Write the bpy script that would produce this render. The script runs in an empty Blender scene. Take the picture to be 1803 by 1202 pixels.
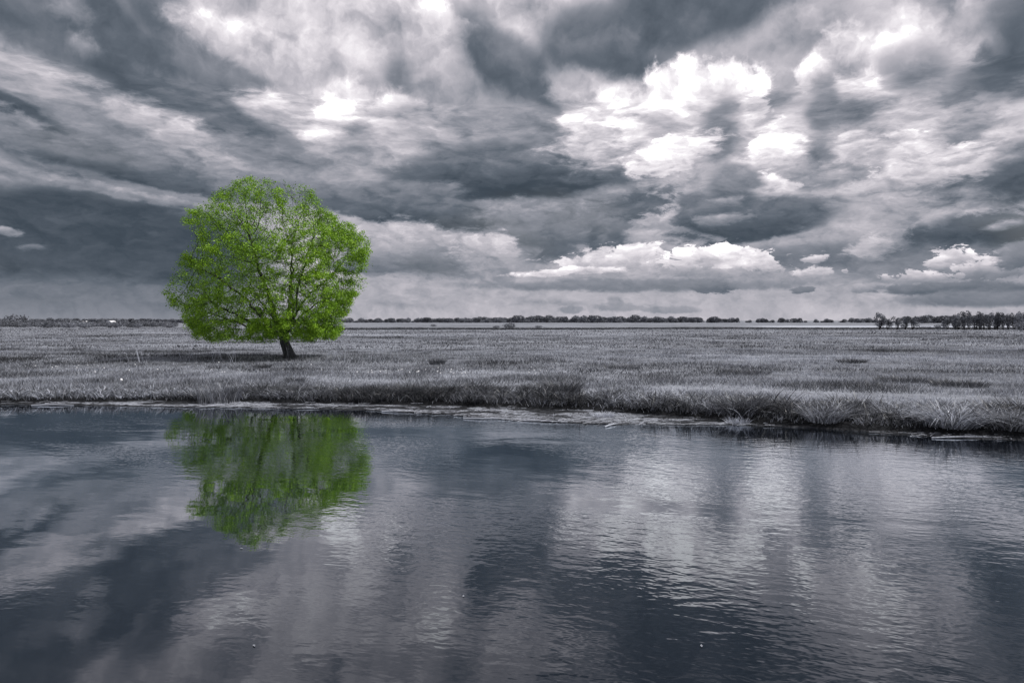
import bpy, math, random
import numpy as np
from mathutils import Vector, Matrix, noise as mnoise

random.seed(7)
RNG = np.random.default_rng(7)
scene = bpy.context.scene
COL = scene.collection
R = math.radians

# ------------------------------------------------------------------ camera
cam_data = bpy.data.cameras.new('camera')
cam = bpy.data.objects.new('camera', cam_data)
COL.objects.link(cam)
cam.location = (0.0, 0.0, 2.9)
cam.rotation_euler = (R(90 - 1.763), 0, 0)
cam_data.sensor_width = 36.0
cam_data.lens = 24.0
cam_data.clip_start = 0.1
cam_data.clip_end = 9000.0
scene.camera = cam

# ------------------------------------------------------------------ sun, exposure
SUN_ELEV, SUN_AZ = 53.0, 97.0          # azimuth clockwise from +Y (the view direction)
sd = bpy.data.lights.new('sun', 'SUN')
sun = bpy.data.objects.new('sun', sd)
COL.objects.link(sun)
sd.energy = 4.3
sd.angle = R(1.5)
sd.color = (1.0, 0.97, 0.93)
sv = Vector((math.sin(R(SUN_AZ)) * math.cos(R(SUN_ELEV)), math.cos(R(SUN_AZ)) * math.cos(R(SUN_ELEV)), math.sin(R(SUN_ELEV))))
sun.rotation_euler = sv.to_track_quat('Z', 'Y').to_euler()
vs = scene.view_settings
scene.display_settings.display_device = 'sRGB'
vs.view_transform = 'Standard'
vs.look = 'None'
vs.exposure = 0.0
vs.gamma = 1.0
vs.use_curve_mapping = False
scene.cycles.use_adaptive_sampling = True
scene.cycles.adaptive_threshold = 0.01
scene.cycles.adaptive_min_samples = 16
scene.cycles.sample_clamp_indirect = 4.0
scene.cycles.max_bounces = 6
scene.cycles.diffuse_bounces = 2
scene.cycles.glossy_bounces = 3
scene.cycles.transmission_bounces = 3
scene.cycles.transparent_max_bounces = 6

# ------------------------------------------------------------------ sky: broken cloud over a pale clear sky
CLOUDS = [  # azimuth, elevation, half width, half height, tilt (degrees), tone of base, tone of top, softness, raggedness
    (-11.82, 27.31, 15.07, 4.05, -6, 0.66, 0.72, 0.9, 0.8),
    (17.04, 26.94, 16.56, 3.26, 6, 0.345, 0.42, 0.432, 0.64),
    (36.47, 22.66, 8.01, 3.92, -8, 0.325, 0.4, 0.432, 0.64),
    (-35.00, 23.37, 12.16, 3.95, -16, 0.345, 0.42, 0.504, 0.64),
    (-25.82, 28.13, 10.04, 2.34, -10, 0.6, 0.68, 0.8, 0.8),
    (28.72, 28.82, 11.00, 2.57, 6, 0.62, 0.7, 0.8, 0.8),
    (-0.07, 32.10, 20.02, 2.39, 0, 0.385, 0.46, 0.504, 0.64),
    (-28.46, 17.99, 15.47, 7.96, -20, 0.445, 0.52, 0.648, 0.4),
    (-15.86, 19.97, 15.44, 8.10, -10, 0.71, 0.8, 0.63, 0.6),
    (-0.07, 22.75, 12.39, 6.08, 0, 0.69, 0.76, 0.63, 0.6),
    (28.72, 14.48, 16.13, 9.01, 8, 0.71, 0.81, 0.63, 0.6),
    (-27.90, 18.08, 11.17, 2.74, -27, 0.345, 0.43, 0.504, 0.64),
    (-35.00, 18.96, 3.84, 2.79, -40, 0.385, 0.44, 0.576, 0.64),
    (-25.43, 20.74, 5.83, 1.69, -38, 0.385, 0.48, 0.576, 0.56),
    (-32.01, 14.21, 8.23, 2.05, -24, 0.52, 0.66, 0.7, 0.9),
    (-35.63, 13.64, 4.09, 0.95, -26, 0.275, 0.36, 0.432, 0.56),
    (-35.47, 12.20, 2.85, 1.34, -20, 0.45, 0.6, 0.5, 0.9),
    (-31.84, 18.70, 0.89, 0.73, 0, 0.5, 0.62, 1.1, 1.3),
    (-32.63, 21.08, 1.15, 1.05, 0, 0.56, 0.64, 1.1, 1.3),
    (-21.42, 17.37, 5.37, 1.62, -24, 0.445, 0.52, 0.576, 0.56),
    (-21.62, 20.44, 4.94, 1.48, -16, 0.74, 0.85, 0.7, 0.8),
    (-18.47, 20.19, 2.57, 0.88, -18, 0.8, 0.87, 0.63, 0.8),
    (-14.53, 19.27, 2.68, 3.08, 10, 0.74, 0.83, 0.56, 0.9),
    (-18.90, 15.99, 3.63, 1.42, -10, 0.7, 0.8, 0.56, 0.7),
    (-23.45, 15.73, 6.02, 1.13, -20, 0.425, 0.5, 0.576, 0.56),
    (-26.20, 13.19, 5.95, 1.95, -18, 0.56, 0.73, 0.6, 1),
    (-24.84, 12.84, 2.36, 1.15, -20, 0.62, 0.74, 0.6, 1.2),
    (-33.70, 11.50, 4.62, 1.71, -10, 0.445, 0.55, 0.504, 0.72),
    (-19.32, 12.78, 4.67, 1.20, -6, 0.48, 0.54, 0.805, 1.05),
    (-26.96, 10.58, 9.47, 0.99, -7, 0.325, 0.46, 0.396, 0.48),
    (-17.61, 10.51, 5.63, 1.76, 0, 0.5, 0.56, 0.8, 0.6),
    (-33.03, 4.94, 14.07, 4.56, 0, 0.325, 0.32, 0.324, 0.28),
    (-30.62, 9.27, 8.82, 0.44, -7, 0.54, 0.62, 0.6, 0.7),
    (-32.01, 0.77, 12.34, 2.42, 0, 0.585, 0.46, 0.504, 0.24),
    (-36.25, 6.01, 0.74, 0.27, 0, 0.5, 0.64, 0.6, 1.2),
    (-35.00, 5.06, 0.77, 0.19, 0, 0.4, 0.46, 0.92, 1.8),
    (-8.59, 20.48, 5.59, 3.93, 0, 0.7, 0.78, 0.56, 1),
    (-6.01, 23.12, 1.89, 1.60, -30, 0.82, 1, 0.42, 1.3),
    (-4.12, 22.21, 1.52, 0.98, 0, 0.82, 0.98, 0.42, 1.3),
    (-9.52, 18.85, 1.21, 1.60, 10, 0.48, 0.56, 0.9, 1.2),
    (0.17, 15.75, 7.86, 4.19, -8, 0.54, 0.63, 0.7, 1),
    (-0.79, 20.61, 5.00, 2.09, -32, 0.38, 0.46, 0.69, 1.8),
    (2.79, 18.56, 2.85, 1.50, -30, 0.4, 0.46, 0.69, 1.5),
    (5.16, 19.36, 2.36, 2.54, 0, 0.7, 0.78, 0.49, 1),
    (-4.83, 13.02, 5.68, 2.03, 0, 0.52, 0.64, 0.7, 0.8),
    (1.83, 12.38, 12.48, 2.55, 5, 0.275, 0.47, 0.36, 0.56),
    (10.30, 12.86, 5.08, 1.52, 8, 0.46, 0.6, 0.6, 0.9),
    (-9.52, 10.41, 6.03, 0.91, 3, 0.425, 0.5, 0.432, 0.48),
    (-7.89, 8.99, 7.95, 1.38, -4, 0.305, 0.46, 0.36, 0.56),
    (-13.18, 9.61, 4.07, 0.99, -8, 0.4, 0.48, 0.69, 0.9),
    (-11.59, 15.31, 4.57, 3.04, 5, 0.64, 0.84, 0.315, 1),
    (-14.44, 15.83, 1.61, 1.45, 0, 0.78, 0.98, 0.35, 1),
    (-9.52, 16.72, 2.23, 1.03, 0, 0.78, 0.98, 0.35, 1),
    (-12.64, 14.47, 1.36, 0.96, 0, 0.56, 0.62, 0.8, 1.2),
    (-7.65, 16.05, 2.81, 1.75, 0, 0.66, 0.74, 0.9, 1.2),
    (13.50, 23.29, 11.27, 2.89, 10, 0.385, 0.43, 0.504, 0.72),
    (8.68, 20.68, 3.63, 1.90, -10, 0.38, 0.44, 0.575, 1.65),
    (19.20, 18.02, 4.68, 2.85, 0, 0.62, 0.7, 0.8, 0.9),
    (8.91, 15.57, 5.58, 2.88, 10, 0.7, 0.86, 0.49, 1.2),
    (14.62, 15.69, 5.27, 3.59, 8, 0.76, 0.96, 0.245, 1.4),
    (17.91, 17.12, 2.24, 1.91, 0, 0.84, 1, 0.245, 1.4),
    (19.20, 15.75, 1.11, 1.25, 0, 0.8, 1, 0.28, 1.2),
    (16.69, 14.82, 1.49, 2.47, -12, 0.52, 0.62, 0.8, 1.3),
    (12.14, 15.41, 1.37, 1.30, 0, 0.66, 0.74, 0.8, 1.3),
    (13.05, 13.49, 3.62, 1.05, 12, 0.8, 0.95, 0.42, 1.2),
    (23.73, 21.57, 4.39, 2.26, 10, 0.6, 0.68, 0.8, 1),
    (25.31, 17.69, 2.57, 3.36, 0, 0.7, 0.86, 0.42, 1.2),
    (23.49, 18.08, 1.12, 1.07, 0, 0.8, 0.97, 0.49, 1.3),
    (26.47, 16.55, 1.83, 1.18, 0, 0.82, 0.96, 0.42, 1.1),
    (24.33, 15.63, 1.03, 1.85, -5, 0.5, 0.58, 0.7, 1),
    (26.66, 15.14, 2.28, 0.71, 5, 0.54, 0.6, 0.7, 0.9),
    (29.26, 19.17, 1.81, 0.96, 15, 0.74, 0.87, 0.49, 1.1),
    (34.25, 20.09, 2.28, 1.25, 10, 0.7, 0.8, 0.49, 1.1),
    (30.69, 17.55, 2.11, 1.64, -10, 0.48, 0.58, 0.9, 1.3),
    (33.26, 16.07, 3.00, 1.32, 10, 0.54, 0.6, 0.8, 0.9),
    (36.47, 18.12, 2.93, 3.64, -15, 0.36, 0.42, 0.805, 1.65),
    (34.42, 17.66, 0.97, 1.07, 0, 0.44, 0.5, 0.805, 1.65),
    (24.13, 12.67, 1.19, 1.08, 0, 0.47, 0.57, 0.9, 1.3),
    (26.85, 13.32, 1.37, 0.56, 0, 0.78, 0.89, 0.42, 1.3),
    (29.98, 13.14, 1.22, 0.47, 0, 0.8, 0.91, 0.42, 1.3),
    (33.26, 12.78, 1.67, 0.91, 10, 0.52, 0.6, 0.7, 1),
    (21.09, 12.22, 2.74, 1.70, 15, 0.68, 0.92, 0.35, 1.3),
    (22.53, 10.62, 4.88, 0.85, -4, 0.56, 0.64, 0.7, 0.8),
    (20.46, 10.12, 2.09, 1.04, 0, 0.72, 0.91, 0.35, 1.2),
    (27.23, 11.05, 1.58, 0.98, 28, 0.54, 0.62, 0.6, 1.1),
    (31.57, 10.40, 4.50, 1.34, 6, 0.62, 0.82, 0.42, 1.2),
    (30.16, 8.83, 3.92, 0.80, 6, 0.4, 0.48, 0.575, 1.5),
    (33.60, 8.44, 5.46, 1.40, 8, 0.275, 0.4, 0.36, 0.72),
    (36.63, 9.44, 1.90, 1.94, 0, 0.34, 0.42, 0.575, 1.5),
    (36.16, 10.69, 1.24, 0.52, 8, 0.42, 0.6, 0.5, 1.1),
    (24.53, 7.08, 7.89, 2.56, 8, 0.6, 0.68, 0.8, 0.8),
    (11.68, 7.61, 5.03, 3.44, 0, 0.64, 0.76, 0.49, 1),
    (9.61, 9.27, 4.17, 1.19, 10, 0.4, 0.46, 0.575, 1.65),
    (7.75, 7.33, 2.06, 1.58, 0, 0.38, 0.48, 0.575, 1.65),
    (2.79, 6.82, 4.52, 1.60, 0, 0.38, 0.5, 0.575, 1.5),
    (1.36, 8.93, 3.81, 1.21, 0, 0.5, 0.62, 0.7, 1.1),
    (17.70, 10.29, 1.99, 1.93, 0, 0.42, 0.56, 0.5, 1.2),
    (19.20, 7.87, 6.38, 1.59, 4, 0.315, 0.44, 0.252, 0.8),
    (15.29, 8.62, 1.95, 1.71, 0, 0.38, 0.46, 0.46, 1.5),
    (17.04, 8.06, 2.44, 0.49, 2, 0.46, 0.6, 0.6, 1.1),
    (17.48, 9.55, 1.04, 0.35, 0, 0.56, 0.68, 0.9, 1.2),
    (30.87, 6.88, 6.67, 2.02, 0, 0.6, 0.66, 0.8, 0.7),
    (33.76, 6.08, 4.12, 1.25, 4, 0.255, 0.4, 0.288, 0.72),
    (32.08, 7.15, 1.16, 0.64, 20, 0.46, 0.66, 0.7, 1.3),
    (35.69, 6.40, 1.13, 0.31, 12, 0.52, 0.66, 0.8, 1.2),
    (26.47, 4.00, 12.61, 1.78, 0, 0.485, 0.47, 0.432, 0.24),
    (11.68, 0.75, 29.26, 3.64, 0, 0.76, 0.67, 0.55, 0.2),
    (-7.65, 5.74, 6.32, 2.06, -4, 0.42, 0.68, 0.4, 1.2),
    (-11.36, 5.78, 2.75, 2.04, 0, 0.5, 0.72, 0.4, 1.1),
    (-12.27, 4.18, 3.19, 0.37, 0, 0.42, 0.46, 0.6, 0.8),
    (-1.98, 5.41, 2.95, 1.79, 0, 0.58, 0.78, 0.315, 1.3),
    (8.45, 4.52, 4.66, 1.41, 4, 0.66, 0.84, 0.245, 1.4),
    (4.92, 4.03, 4.97, 0.33, 2, 0.8, 0.93, 0.35, 0.9),
    (10.30, 5.42, 2.21, 0.93, 10, 0.74, 0.93, 0.28, 1.4),
    (16.83, 4.46, 4.89, 1.09, 0, 0.62, 0.92, 0.154, 1.5),
    (14.62, 5.15, 1.70, 0.73, 0, 0.78, 0.98, 0.175, 1.5),
    (16.69, 5.19, 1.75, 0.82, 0, 0.8, 0.99, 0.175, 1.5),
    (19.83, 4.65, 1.52, 0.71, 0, 0.76, 0.95, 0.21, 1.5),
    (10.30, 2.91, 13.84, 0.51, 0, 0.5, 0.56, 0.6, 0.6),
    (23.73, 3.62, 1.44, 0.39, 4, 0.64, 0.86, 0.315, 1.4),
    (23.81, 4.70, 0.88, 0.35, 0, 0.66, 0.82, 0.35, 1.5),
    (25.89, 3.68, 0.23, 0.17, 0, 0.7, 0.84, 0.28, 1.2),
    (27.79, 5.30, 1.64, 0.84, 8, 0.62, 0.74, 0.7, 1.3),
    (16.39, 2.65, 1.93, 0.41, 0, 0.44, 0.52, 0.3, 1.3),
    (23.13, 2.45, 0.85, 0.22, 0, 0.46, 0.52, 0.3, 1.2),
    (27.30, 2.46, 1.13, 0.38, 0, 0.58, 0.68, 0.35, 1.3),
    (31.57, 3.16, 3.29, 0.57, 0, 0.58, 0.86, 0.175, 1.3),
    (32.66, 4.09, 1.49, 1.04, 0, 0.52, 0.86, 0.175, 1.4),
    (35.06, 3.58, 2.24, 0.86, 4, 0.52, 0.84, 0.175, 1.4),
    (36.47, 4.36, 1.23, 0.84, 10, 0.46, 0.58, 0.4, 1.1),
    (33.26, 2.23, 5.33, 0.48, 0, 0.405, 0.5, 0.36, 0.56),
    (35.22, 1.52, 6.04, 0.62, 0, 0.465, 0.52, 0.504, 0.4),
    (8.59, 1.04, 1.86, 0.38, 0, 0.58, 0.6, 0.5, 1.2),
    (8.59, 1.41, 0.61, 0.57, 0, 0.58, 0.6, 0.5, 1),
    (4.92, 0.85, 1.04, 0.28, 0, 0.58, 0.6, 0.5, 1.1),
    (13.05, 0.88, 2.26, 0.28, 0, 0.59, 0.62, 0.5, 1.1),
    (-8.59, 1.51, 3.26, 0.57, -6, 0.6, 0.68, 1, 1.3),
    (2.79, 1.71, 2.85, 0.48, -5, 0.62, 0.69, 1, 1.3),
]

class Nodes:
    """small helper to write node graphs as expressions"""
    def __init__(self, tree):
        self.t = tree
    def new(self, kind, **kw):
        n = self.t.nodes.new(kind)
        for k, v in kw.items():
            setattr(n, k, v)
        return n
    def put(self, sock, v):
        if isinstance(v, bpy.types.NodeSocket):
            self.t.links.new(v, sock)
        elif v is not None:
            sock.default_value = v
    def math(self, op, a, b=None, c=None, clamp=False):
        n = self.new('ShaderNodeMath', operation=op, use_clamp=clamp)
        for i, v in enumerate((a, b, c)):
            self.put(n.inputs[i], v)
        return n.outputs[0]
    def vmath(self, op, a, b=None, c=None, out=0):
        n = self.new('ShaderNodeVectorMath', operation=op)
        self.put(n.inputs[0], a); self.put(n.inputs[1], b)
        if op == 'SCALE':
            self.put(n.inputs[3], c)
        elif c is not None:
            self.put(n.inputs[2], c)
        return n.outputs[out]
    def sep(self, v):
        n = self.new('ShaderNodeSeparateXYZ'); self.put(n.inputs[0], v)
        return n.outputs
    def comb(self, x=0.0, y=0.0, z=0.0):
        n = self.new('ShaderNodeCombineXYZ')
        for i, v in enumerate((x, y, z)):
            self.put(n.inputs[i], v)
        return n.outputs[0]
    def noise(self, v, scale, detail=3.0, rough=0.5, dist=0.0, lac=2.0, color=False, kind='FBM'):
        n = self.new('ShaderNodeTexNoise', noise_dimensions='3D', noise_type=kind)
        self.put(n.inputs['Vector'], v)
        n.inputs['Scale'].default_value = scale
        n.inputs['Detail'].default_value = detail
        n.inputs['Roughness'].default_value = rough
        n.inputs['Distortion'].default_value = dist
        n.inputs['Lacunarity'].default_value = lac
        return n.outputs[1 if color else 0]
    def maprange(self, v, a, b, c=0.0, d=1.0, smooth=False):
        n = self.new('ShaderNodeMapRange', interpolation_type='SMOOTHSTEP' if smooth else 'LINEAR')
        self.put(n.inputs[0], v)
        for i, x in enumerate((a, b, c, d)):
            self.put(n.inputs[i + 1], x)
        return n.outputs[0]
    def mixf(self, f, a, b):
        n = self.new('ShaderNodeMix', data_type='FLOAT')
        self.put(n.inputs[0], f); self.put(n.inputs[2], a); self.put(n.inputs[3], b)
        return n.outputs[0]
    def mixc(self, f, a, b, blend='MIX'):
        n = self.new('ShaderNodeMix', data_type='RGBA', blend_type=blend)
        self.put(n.inputs[0], f); self.put(n.inputs[6], a); self.put(n.inputs[7], b)
        return n.outputs[2]
    def ramp(self, v, stops, interp='LINEAR'):
        n = self.new('ShaderNodeValToRGB')
        cr = n.color_ramp; cr.interpolation = interp
        while len(cr.elements) < len(stops):
            cr.elements.new(0.5)
        for e, (p, c) in zip(cr.elements, stops):
            e.position = p
            e.color = (c[0], c[1], c[2], 1.0)
        self.put(n.inputs[0], v)
        return n.outputs[0]

def lin(v):
    v = v / 255.0
    return v / 12.92 if v <= 0.04045 else ((v + 0.055) / 1.055) ** 2.4
def srgb(r, g, b):
    return (lin(r), lin(g), lin(b))

SKY_RAMP = [(0.0, srgb(20, 26, 36)), (0.30, srgb(66, 76, 87)), (0.42, srgb(98, 106, 117)), (0.58, srgb(142, 145, 155)),
            (0.75, srgb(190, 187, 195)), (0.88, srgb(228, 223, 229)), (0.96, srgb(250, 246, 250)), (1.0, (1.2, 1.18, 1.2))]

def cloud_group():
    """one cloud laid over the tone of what is behind it: ragged edge, darker base, lighter top"""
    g = bpy.data.node_groups.new('cloud', 'ShaderNodeTree')
    F = g.interface
    for nm, ty in (('P', 'Vector'), ('Edge', 'Float'), ('Tone', 'Float'), ('Location', 'Vector'), ('Rotation', 'Vector'), ('Scale', 'Vector'),
                   ('Ragged', 'Float'), ('Outer', 'Float'), ('Inner', 'Float'), ('Base', 'Float'), ('Top', 'Float')):
        F.new_socket(nm, in_out='INPUT', socket_type='NodeSocket' + ty)
    F.new_socket('Tone', in_out='OUTPUT', socket_type='NodeSocketFloat')
    N = Nodes(g)
    gi = N.new('NodeGroupInput').outputs
    go = N.new('NodeGroupOutput')
    m = N.new('ShaderNodeMapping', vector_type='TEXTURE')
    for a, b in ((0, 'P'), (1, 'Location'), (2, 'Rotation'), (3, 'Scale')):
        g.links.new(gi[b], m.inputs[a])
    dist = N.math('MULTIPLY_ADD', gi['Edge'], gi['Ragged'], N.vmath('LENGTH', m.outputs[0], out=1))
    mask = N.maprange(dist, gi['Outer'], gi['Inner'], 0.0, 1.0, True)
    ly = N.vmath('DOT_PRODUCT', m.outputs[0], (0, 1, 0), out=1)
    ct = N.maprange(ly, -0.8, 0.7, gi['Base'], gi['Top'], True)
    g.links.new(N.mixf(mask, gi['Tone'], ct), go.inputs[0])
    return g

def build_sky():
    world = bpy.data.worlds.new('World')
    scene.world = world
    world.use_nodes = True
    world.cycles.sampling_method = 'NONE'
    t = world.node_tree
    t.nodes.clear()
    N = Nodes(t)
    out = N.new('ShaderNodeOutputWorld')
    # the clear sky behind the cloud, toned grey like the photograph
    sky = N.new('ShaderNodeTexSky', sky_type='NISHITA', sun_disc=False)
    sky.sun_elevation = R(SUN_ELEV); sky.sun_rotation = R(SUN_AZ)
    bw = N.new('ShaderNodeRGBToBW'); t.links.new(sky.outputs[0], bw.inputs[0])
    clear = N.math('MULTIPLY', bw.outputs[0], 0.07)
    d = N.new('ShaderNodeTexCoord').outputs['Generated']
    dx, dy, dz = N.sep(d)[:3]
    az = N.math('ARCTAN2', dx, dy)
    el = N.math('ARCSINE', dz)
    # cloud texture space: features shrink towards the horizon, as a real cloud deck does
    den = N.math('DIVIDE', 1.0, N.math('ADD', N.math('MAXIMUM', dz, 0.0), 0.30))
    q = N.vmath('SCALE', N.vmath('MULTIPLY', d, (1.0, 1.0, 1.7)), None, den)
    # domain warp: billows
    iso = N.vmath('SCALE', d, None, N.maprange(dz, 0.02, 0.30, 1.9, 1.0))
    big = N.noise(iso, 3.4, 2.0, 0.5, color=True)
    fin = N.noise(iso, 11.0, 5.0, 0.60, color=True)
    wv = N.vmath('ADD', N.vmath('MULTIPLY', N.vmath('SUBTRACT', big, (.5, .5, .5)), (0.030, 0.012, 0)),
                 N.vmath('MULTIPLY', N.vmath('SUBTRACT', fin, (.5, .5, .5)), (0.030, 0.034, 0)))
    wv = N.vmath('SCALE', wv, None, N.maprange(dz, 0.0, 0.40, 0.30, 1.0))
    p = N.vmath('ADD', N.comb(az, el, 0.0), wv)
    # cauliflower billows: rounded cells, finer towards the horizon; sampled twice, the second time towards the light
    wob = N.vmath('MULTIPLY', N.vmath('SUBTRACT', fin, (.5, .5, .5)), (0.075, 0.075, 0.075))
    dn = N.vmath('SCALE', N.vmath('ADD', d, wob), None, N.maprange(dz, 0.02, 0.30, 1.9, 1.0))
    def billow(v):
        n = N.new('ShaderNodeTexVoronoi', voronoi_dimensions='3D', feature='F1')
        N.put(n.inputs['Vector'], v)
        n.inputs['Scale'].default_value = 10.0
        n.inputs['Detail'].default_value = 1.0
        n.inputs['Roughness'].default_value = 0.58
        n.inputs['Lacunarity'].default_value = 2.3
        n.normalize = True
        return n.outputs['Distance']
    b0 = billow(dn)
    n0 = N.noise(dn, 11.0, 6.0, 0.57)
    n1 = N.noise(N.vmath('ADD', dn, (0.018, -0.004, 0.026)), 11.0, 4.0, 0.50)
    edge = N.math('SUBTRACT', N.math('MULTIPLY_ADD', b0, -0.55, n0), 0.30)
    fine = N.math('SUBTRACT', N.math('MULTIPLY_ADD', b0, -0.45, N.noise(dn, 30.0, 4.0, 0.58)), 0.33)
    relief = N.math('SUBTRACT', n0, n1)
    soft = N.math('SUBTRACT', N.noise(q, 1.1, 3.0, 0.5), 0.5)
    start = N.math('MULTIPLY_ADD', soft, 0.5, 0.66)
    cg = cloud_group()

    def sector(a0, a1, e0, e1, idx):
        """the part of the sky between two azimuths and two elevations, with the clouds that reach into it"""
        g = bpy.data.node_groups.new('sky_sector', 'ShaderNodeTree')
        F = g.interface
        for nm, ty in (('P', 'Vector'), ('Edge', 'Float'), ('Fine', 'Float'), ('Relief', 'Float'), ('Soft', 'Float'), ('Start', 'Float'), ('Elevation', 'Float'), ('Clear', 'Float')):
            F.new_socket(nm, in_out='INPUT', socket_type='NodeSocket' + ty)
        F.new_socket('Sky', in_out='OUTPUT', socket_type='NodeSocketShader')
        M = Nodes(g)
        gi = M.new('NodeGroupInput').outputs
        go = M.new('NodeGroupOutput')
        pb = M.vmath('ADD', gi['P'], (1e-6 * idx, 0, 0))
        tone = gi['Start']
        n = 0
        for (ca, ce, rx, ry, rot, tb, tt, sf, rg) in CLOUDS:
            reach = 1.0 + 0.45 * sf + 0.40 * rg
            c, s = abs(math.cos(R(rot))), abs(math.sin(R(rot)))
            wx, wy = reach * (rx * c + ry * s) + 2.4, reach * (rx * s + ry * c) + 1.2
            if a0 is None or ca + wx < a0 or ca - wx > a1 or ce + wy < e0 or ce - wy > e1:
                continue
            n += 1
            k = M.new('ShaderNodeGroup', node_tree=cg)
            I = k.inputs
            g.links.new(pb, I[0]); g.links.new(gi['Fine' if ry < 1.5 else 'Edge'], I[1]); g.links.new(tone, I[2])
            I[3].default_value = (R(ca), R(ce), 0)
            I[4].default_value = (0, 0, R(rot))
            I[5].default_value = (R(rx), R(ry), 1)
            I[6].default_value = -1.5 * rg
            I[7].default_value = 1.0 + 0.45 * sf
            I[8].default_value = 1.0 - 0.75 * sf
            I[9].default_value = tb
            I[10].default_value = tt
            tone = k.outputs[0]
        # light and dark in the cloud body
        amp = M.math('MULTIPLY', M.maprange(gi['Elevation'], 0.0, 0.20, 0.30, 1.0), M.maprange(tone, 0.36, 0.85, 0.32, 1.15))
        tone = M.math('MULTIPLY_ADD', M.math('MULTIPLY', gi['Relief'], amp), 0.80, tone)
        tone = M.math('MULTIPLY_ADD', M.math('MULTIPLY', gi['Edge'], amp), 0.26, tone)
        tone = M.math('MULTIPLY_ADD', M.math('MULTIPLY', gi['Fine'], amp), 0.16, tone)
        col = M.ramp(tone, SKY_RAMP)
        # thin places let the clear sky through
        gap = M.math('MULTIPLY', M.maprange(gi['Soft'], -0.02, -0.22, 0.0, 0.25, True), M.maprange(tone, 0.45, 0.6, 1.0, 0.0))
        bg = M.new('ShaderNodeBackground')
        g.links.new(M.mixc(gap, col, M.comb(gi['Clear'], gi['Clear'], gi['Clear'])), bg.inputs[0])
        bg.inputs[1].default_value = 1.0
        g.links.new(bg.outputs[0], go.inputs[0])
        k = N.new('ShaderNodeGroup', node_tree=g)
        for i, v in enumerate((p, edge, fine, relief, soft, start, el, clear)):
            t.links.new(v, k.inputs[i])
        return k.outputs[0]

    def choose(cond, a, b):
        n = N.new('ShaderNodeMixShader')
        t.links.new(cond, n.inputs[0]); t.links.new(a, n.inputs[1]); t.links.new(b, n.inputs[2])
        return n.outputs[0]
    count = [0]
    def split(vals, sock, make):
        """a balanced tree of hard choices over the given limits"""
        if len(vals) == 2:
            return make(vals[0], vals[1])
        h = len(vals) // 2
        cond = N.math('GREATER_THAN', sock, R(vals[h]))
        return choose(cond, split(vals[:h + 1], sock, make), split(vals[h:], sock, make))
    def cell(a0, a1):
        def inner(e0, e1):
            count[0] += 1
            return sector(a0, a1, e0, e1, count[0])
        return split([-3, 3.5, 7, 11, 15, 20, 36], el, inner)
    azs = [-56, -37, -30, -23, -16, -9, -3, 3, 9, 14, 19, 24, 29, 37, 56]
    inside = split(azs, az, cell)
    rest = sector(None, None, 0, 0, 0)
    far = N.math('GREATER_THAN', N.math('ABSOLUTE', az), R(56))
    high = N.math('GREATER_THAN', el, R(36))
    far = N.math('MAXIMUM', far, high)
    t.links.new(choose(far, inside, rest), out.inputs[0])

build_sky()

# ------------------------------------------------------------------ helpers
def tag(o, label=None, cat=None, group=None, kind=None):
    for k, v in (('label', label), ('category', cat), ('group', group), ('kind', kind)):
        if v:
            o[k] = v
    return o

def link(name, me, mat=None, parent=None, loc=(0, 0, 0), rotz=0.0, scale=None):
    o = bpy.data.objects.new(name, me)
    COL.objects.link(o)
    if mat is not None and not me.materials:
        me.materials.append(mat)
    if parent is not None:
        o.parent = parent
    o.location = loc
    o.rotation_euler = (0, 0, rotz)
    if scale is not None:
        o.scale = scale
    return o

def empty(name, loc, rotz=0.0):
    o = bpy.data.objects.new(name, None)
    COL.objects.link(o)
    o.empty_display_size = 0.3
    o.location = loc
    o.rotation_euler = (0, 0, rotz)
    return o

def mesh_np(name, verts, faces, tint=None, smooth=False):
    """verts (n,3); faces: list of int arrays, each (m,k); tint: per-vertex float"""
    me = bpy.data.meshes.new(name)
    verts = np.asarray(verts, np.float32)
    me.vertices.add(len(verts))
    me.vertices.foreach_set('co', verts.ravel())
    idx = np.concatenate([f.ravel() for f in faces]).astype(np.int32)
    cnt = np.concatenate([np.full(len(f), f.shape[1]) for f in faces])
    start = np.concatenate([[0], np.cumsum(cnt)[:-1]]).astype(np.int32)
    me.loops.add(len(idx))
    me.loops.foreach_set('vertex_index', idx)
    me.polygons.add(len(cnt))
    me.polygons.foreach_set('loop_start', start)
    me.polygons.foreach_set('use_smooth', np.full(len(cnt), smooth))
    me.update(calc_edges=True)
    if tint is not None:
        a = me.attributes.new('tint', 'FLOAT', 'POINT')
        a.data.foreach_set('value', np.asarray(tint, np.float32))
    return me

def vnoise(x, y, seed=0):
    """smooth value noise on the plane, about -1..1"""
    xi, yi = np.floor(x).astype(np.int64), np.floor(y).astype(np.int64)
    fx, fy = x - xi, y - yi
    fx, fy = fx * fx * (3 - 2 * fx), fy * fy * (3 - 2 * fy)
    def h(a, b):
        n = (a * 374761393 + b * 668265263 + seed * 974711) & 0x7fffffff
        n = ((n ^ (n >> 13)) * 1274126177) & 0x7fffffff
        return ((n ^ (n >> 16)) & 0xffff) / 32767.5 - 1.0
    a, b, c, d = h(xi, yi), h(xi + 1, yi), h(xi, yi + 1), h(xi + 1, yi + 1)
    return (a * (1 - fx) + b * fx) * (1 - fy) + (c * (1 - fx) + d * fx) * fy
def fbm(x, y, seed=0, oct=3):
    s, a, t = 0.0, 1.0, 0.0
    for i in range(oct):
        s = s + a * vnoise(x * 2 ** i, y * 2 ** i, seed + i); t += a; a *= 0.5
    return s / t

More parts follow.
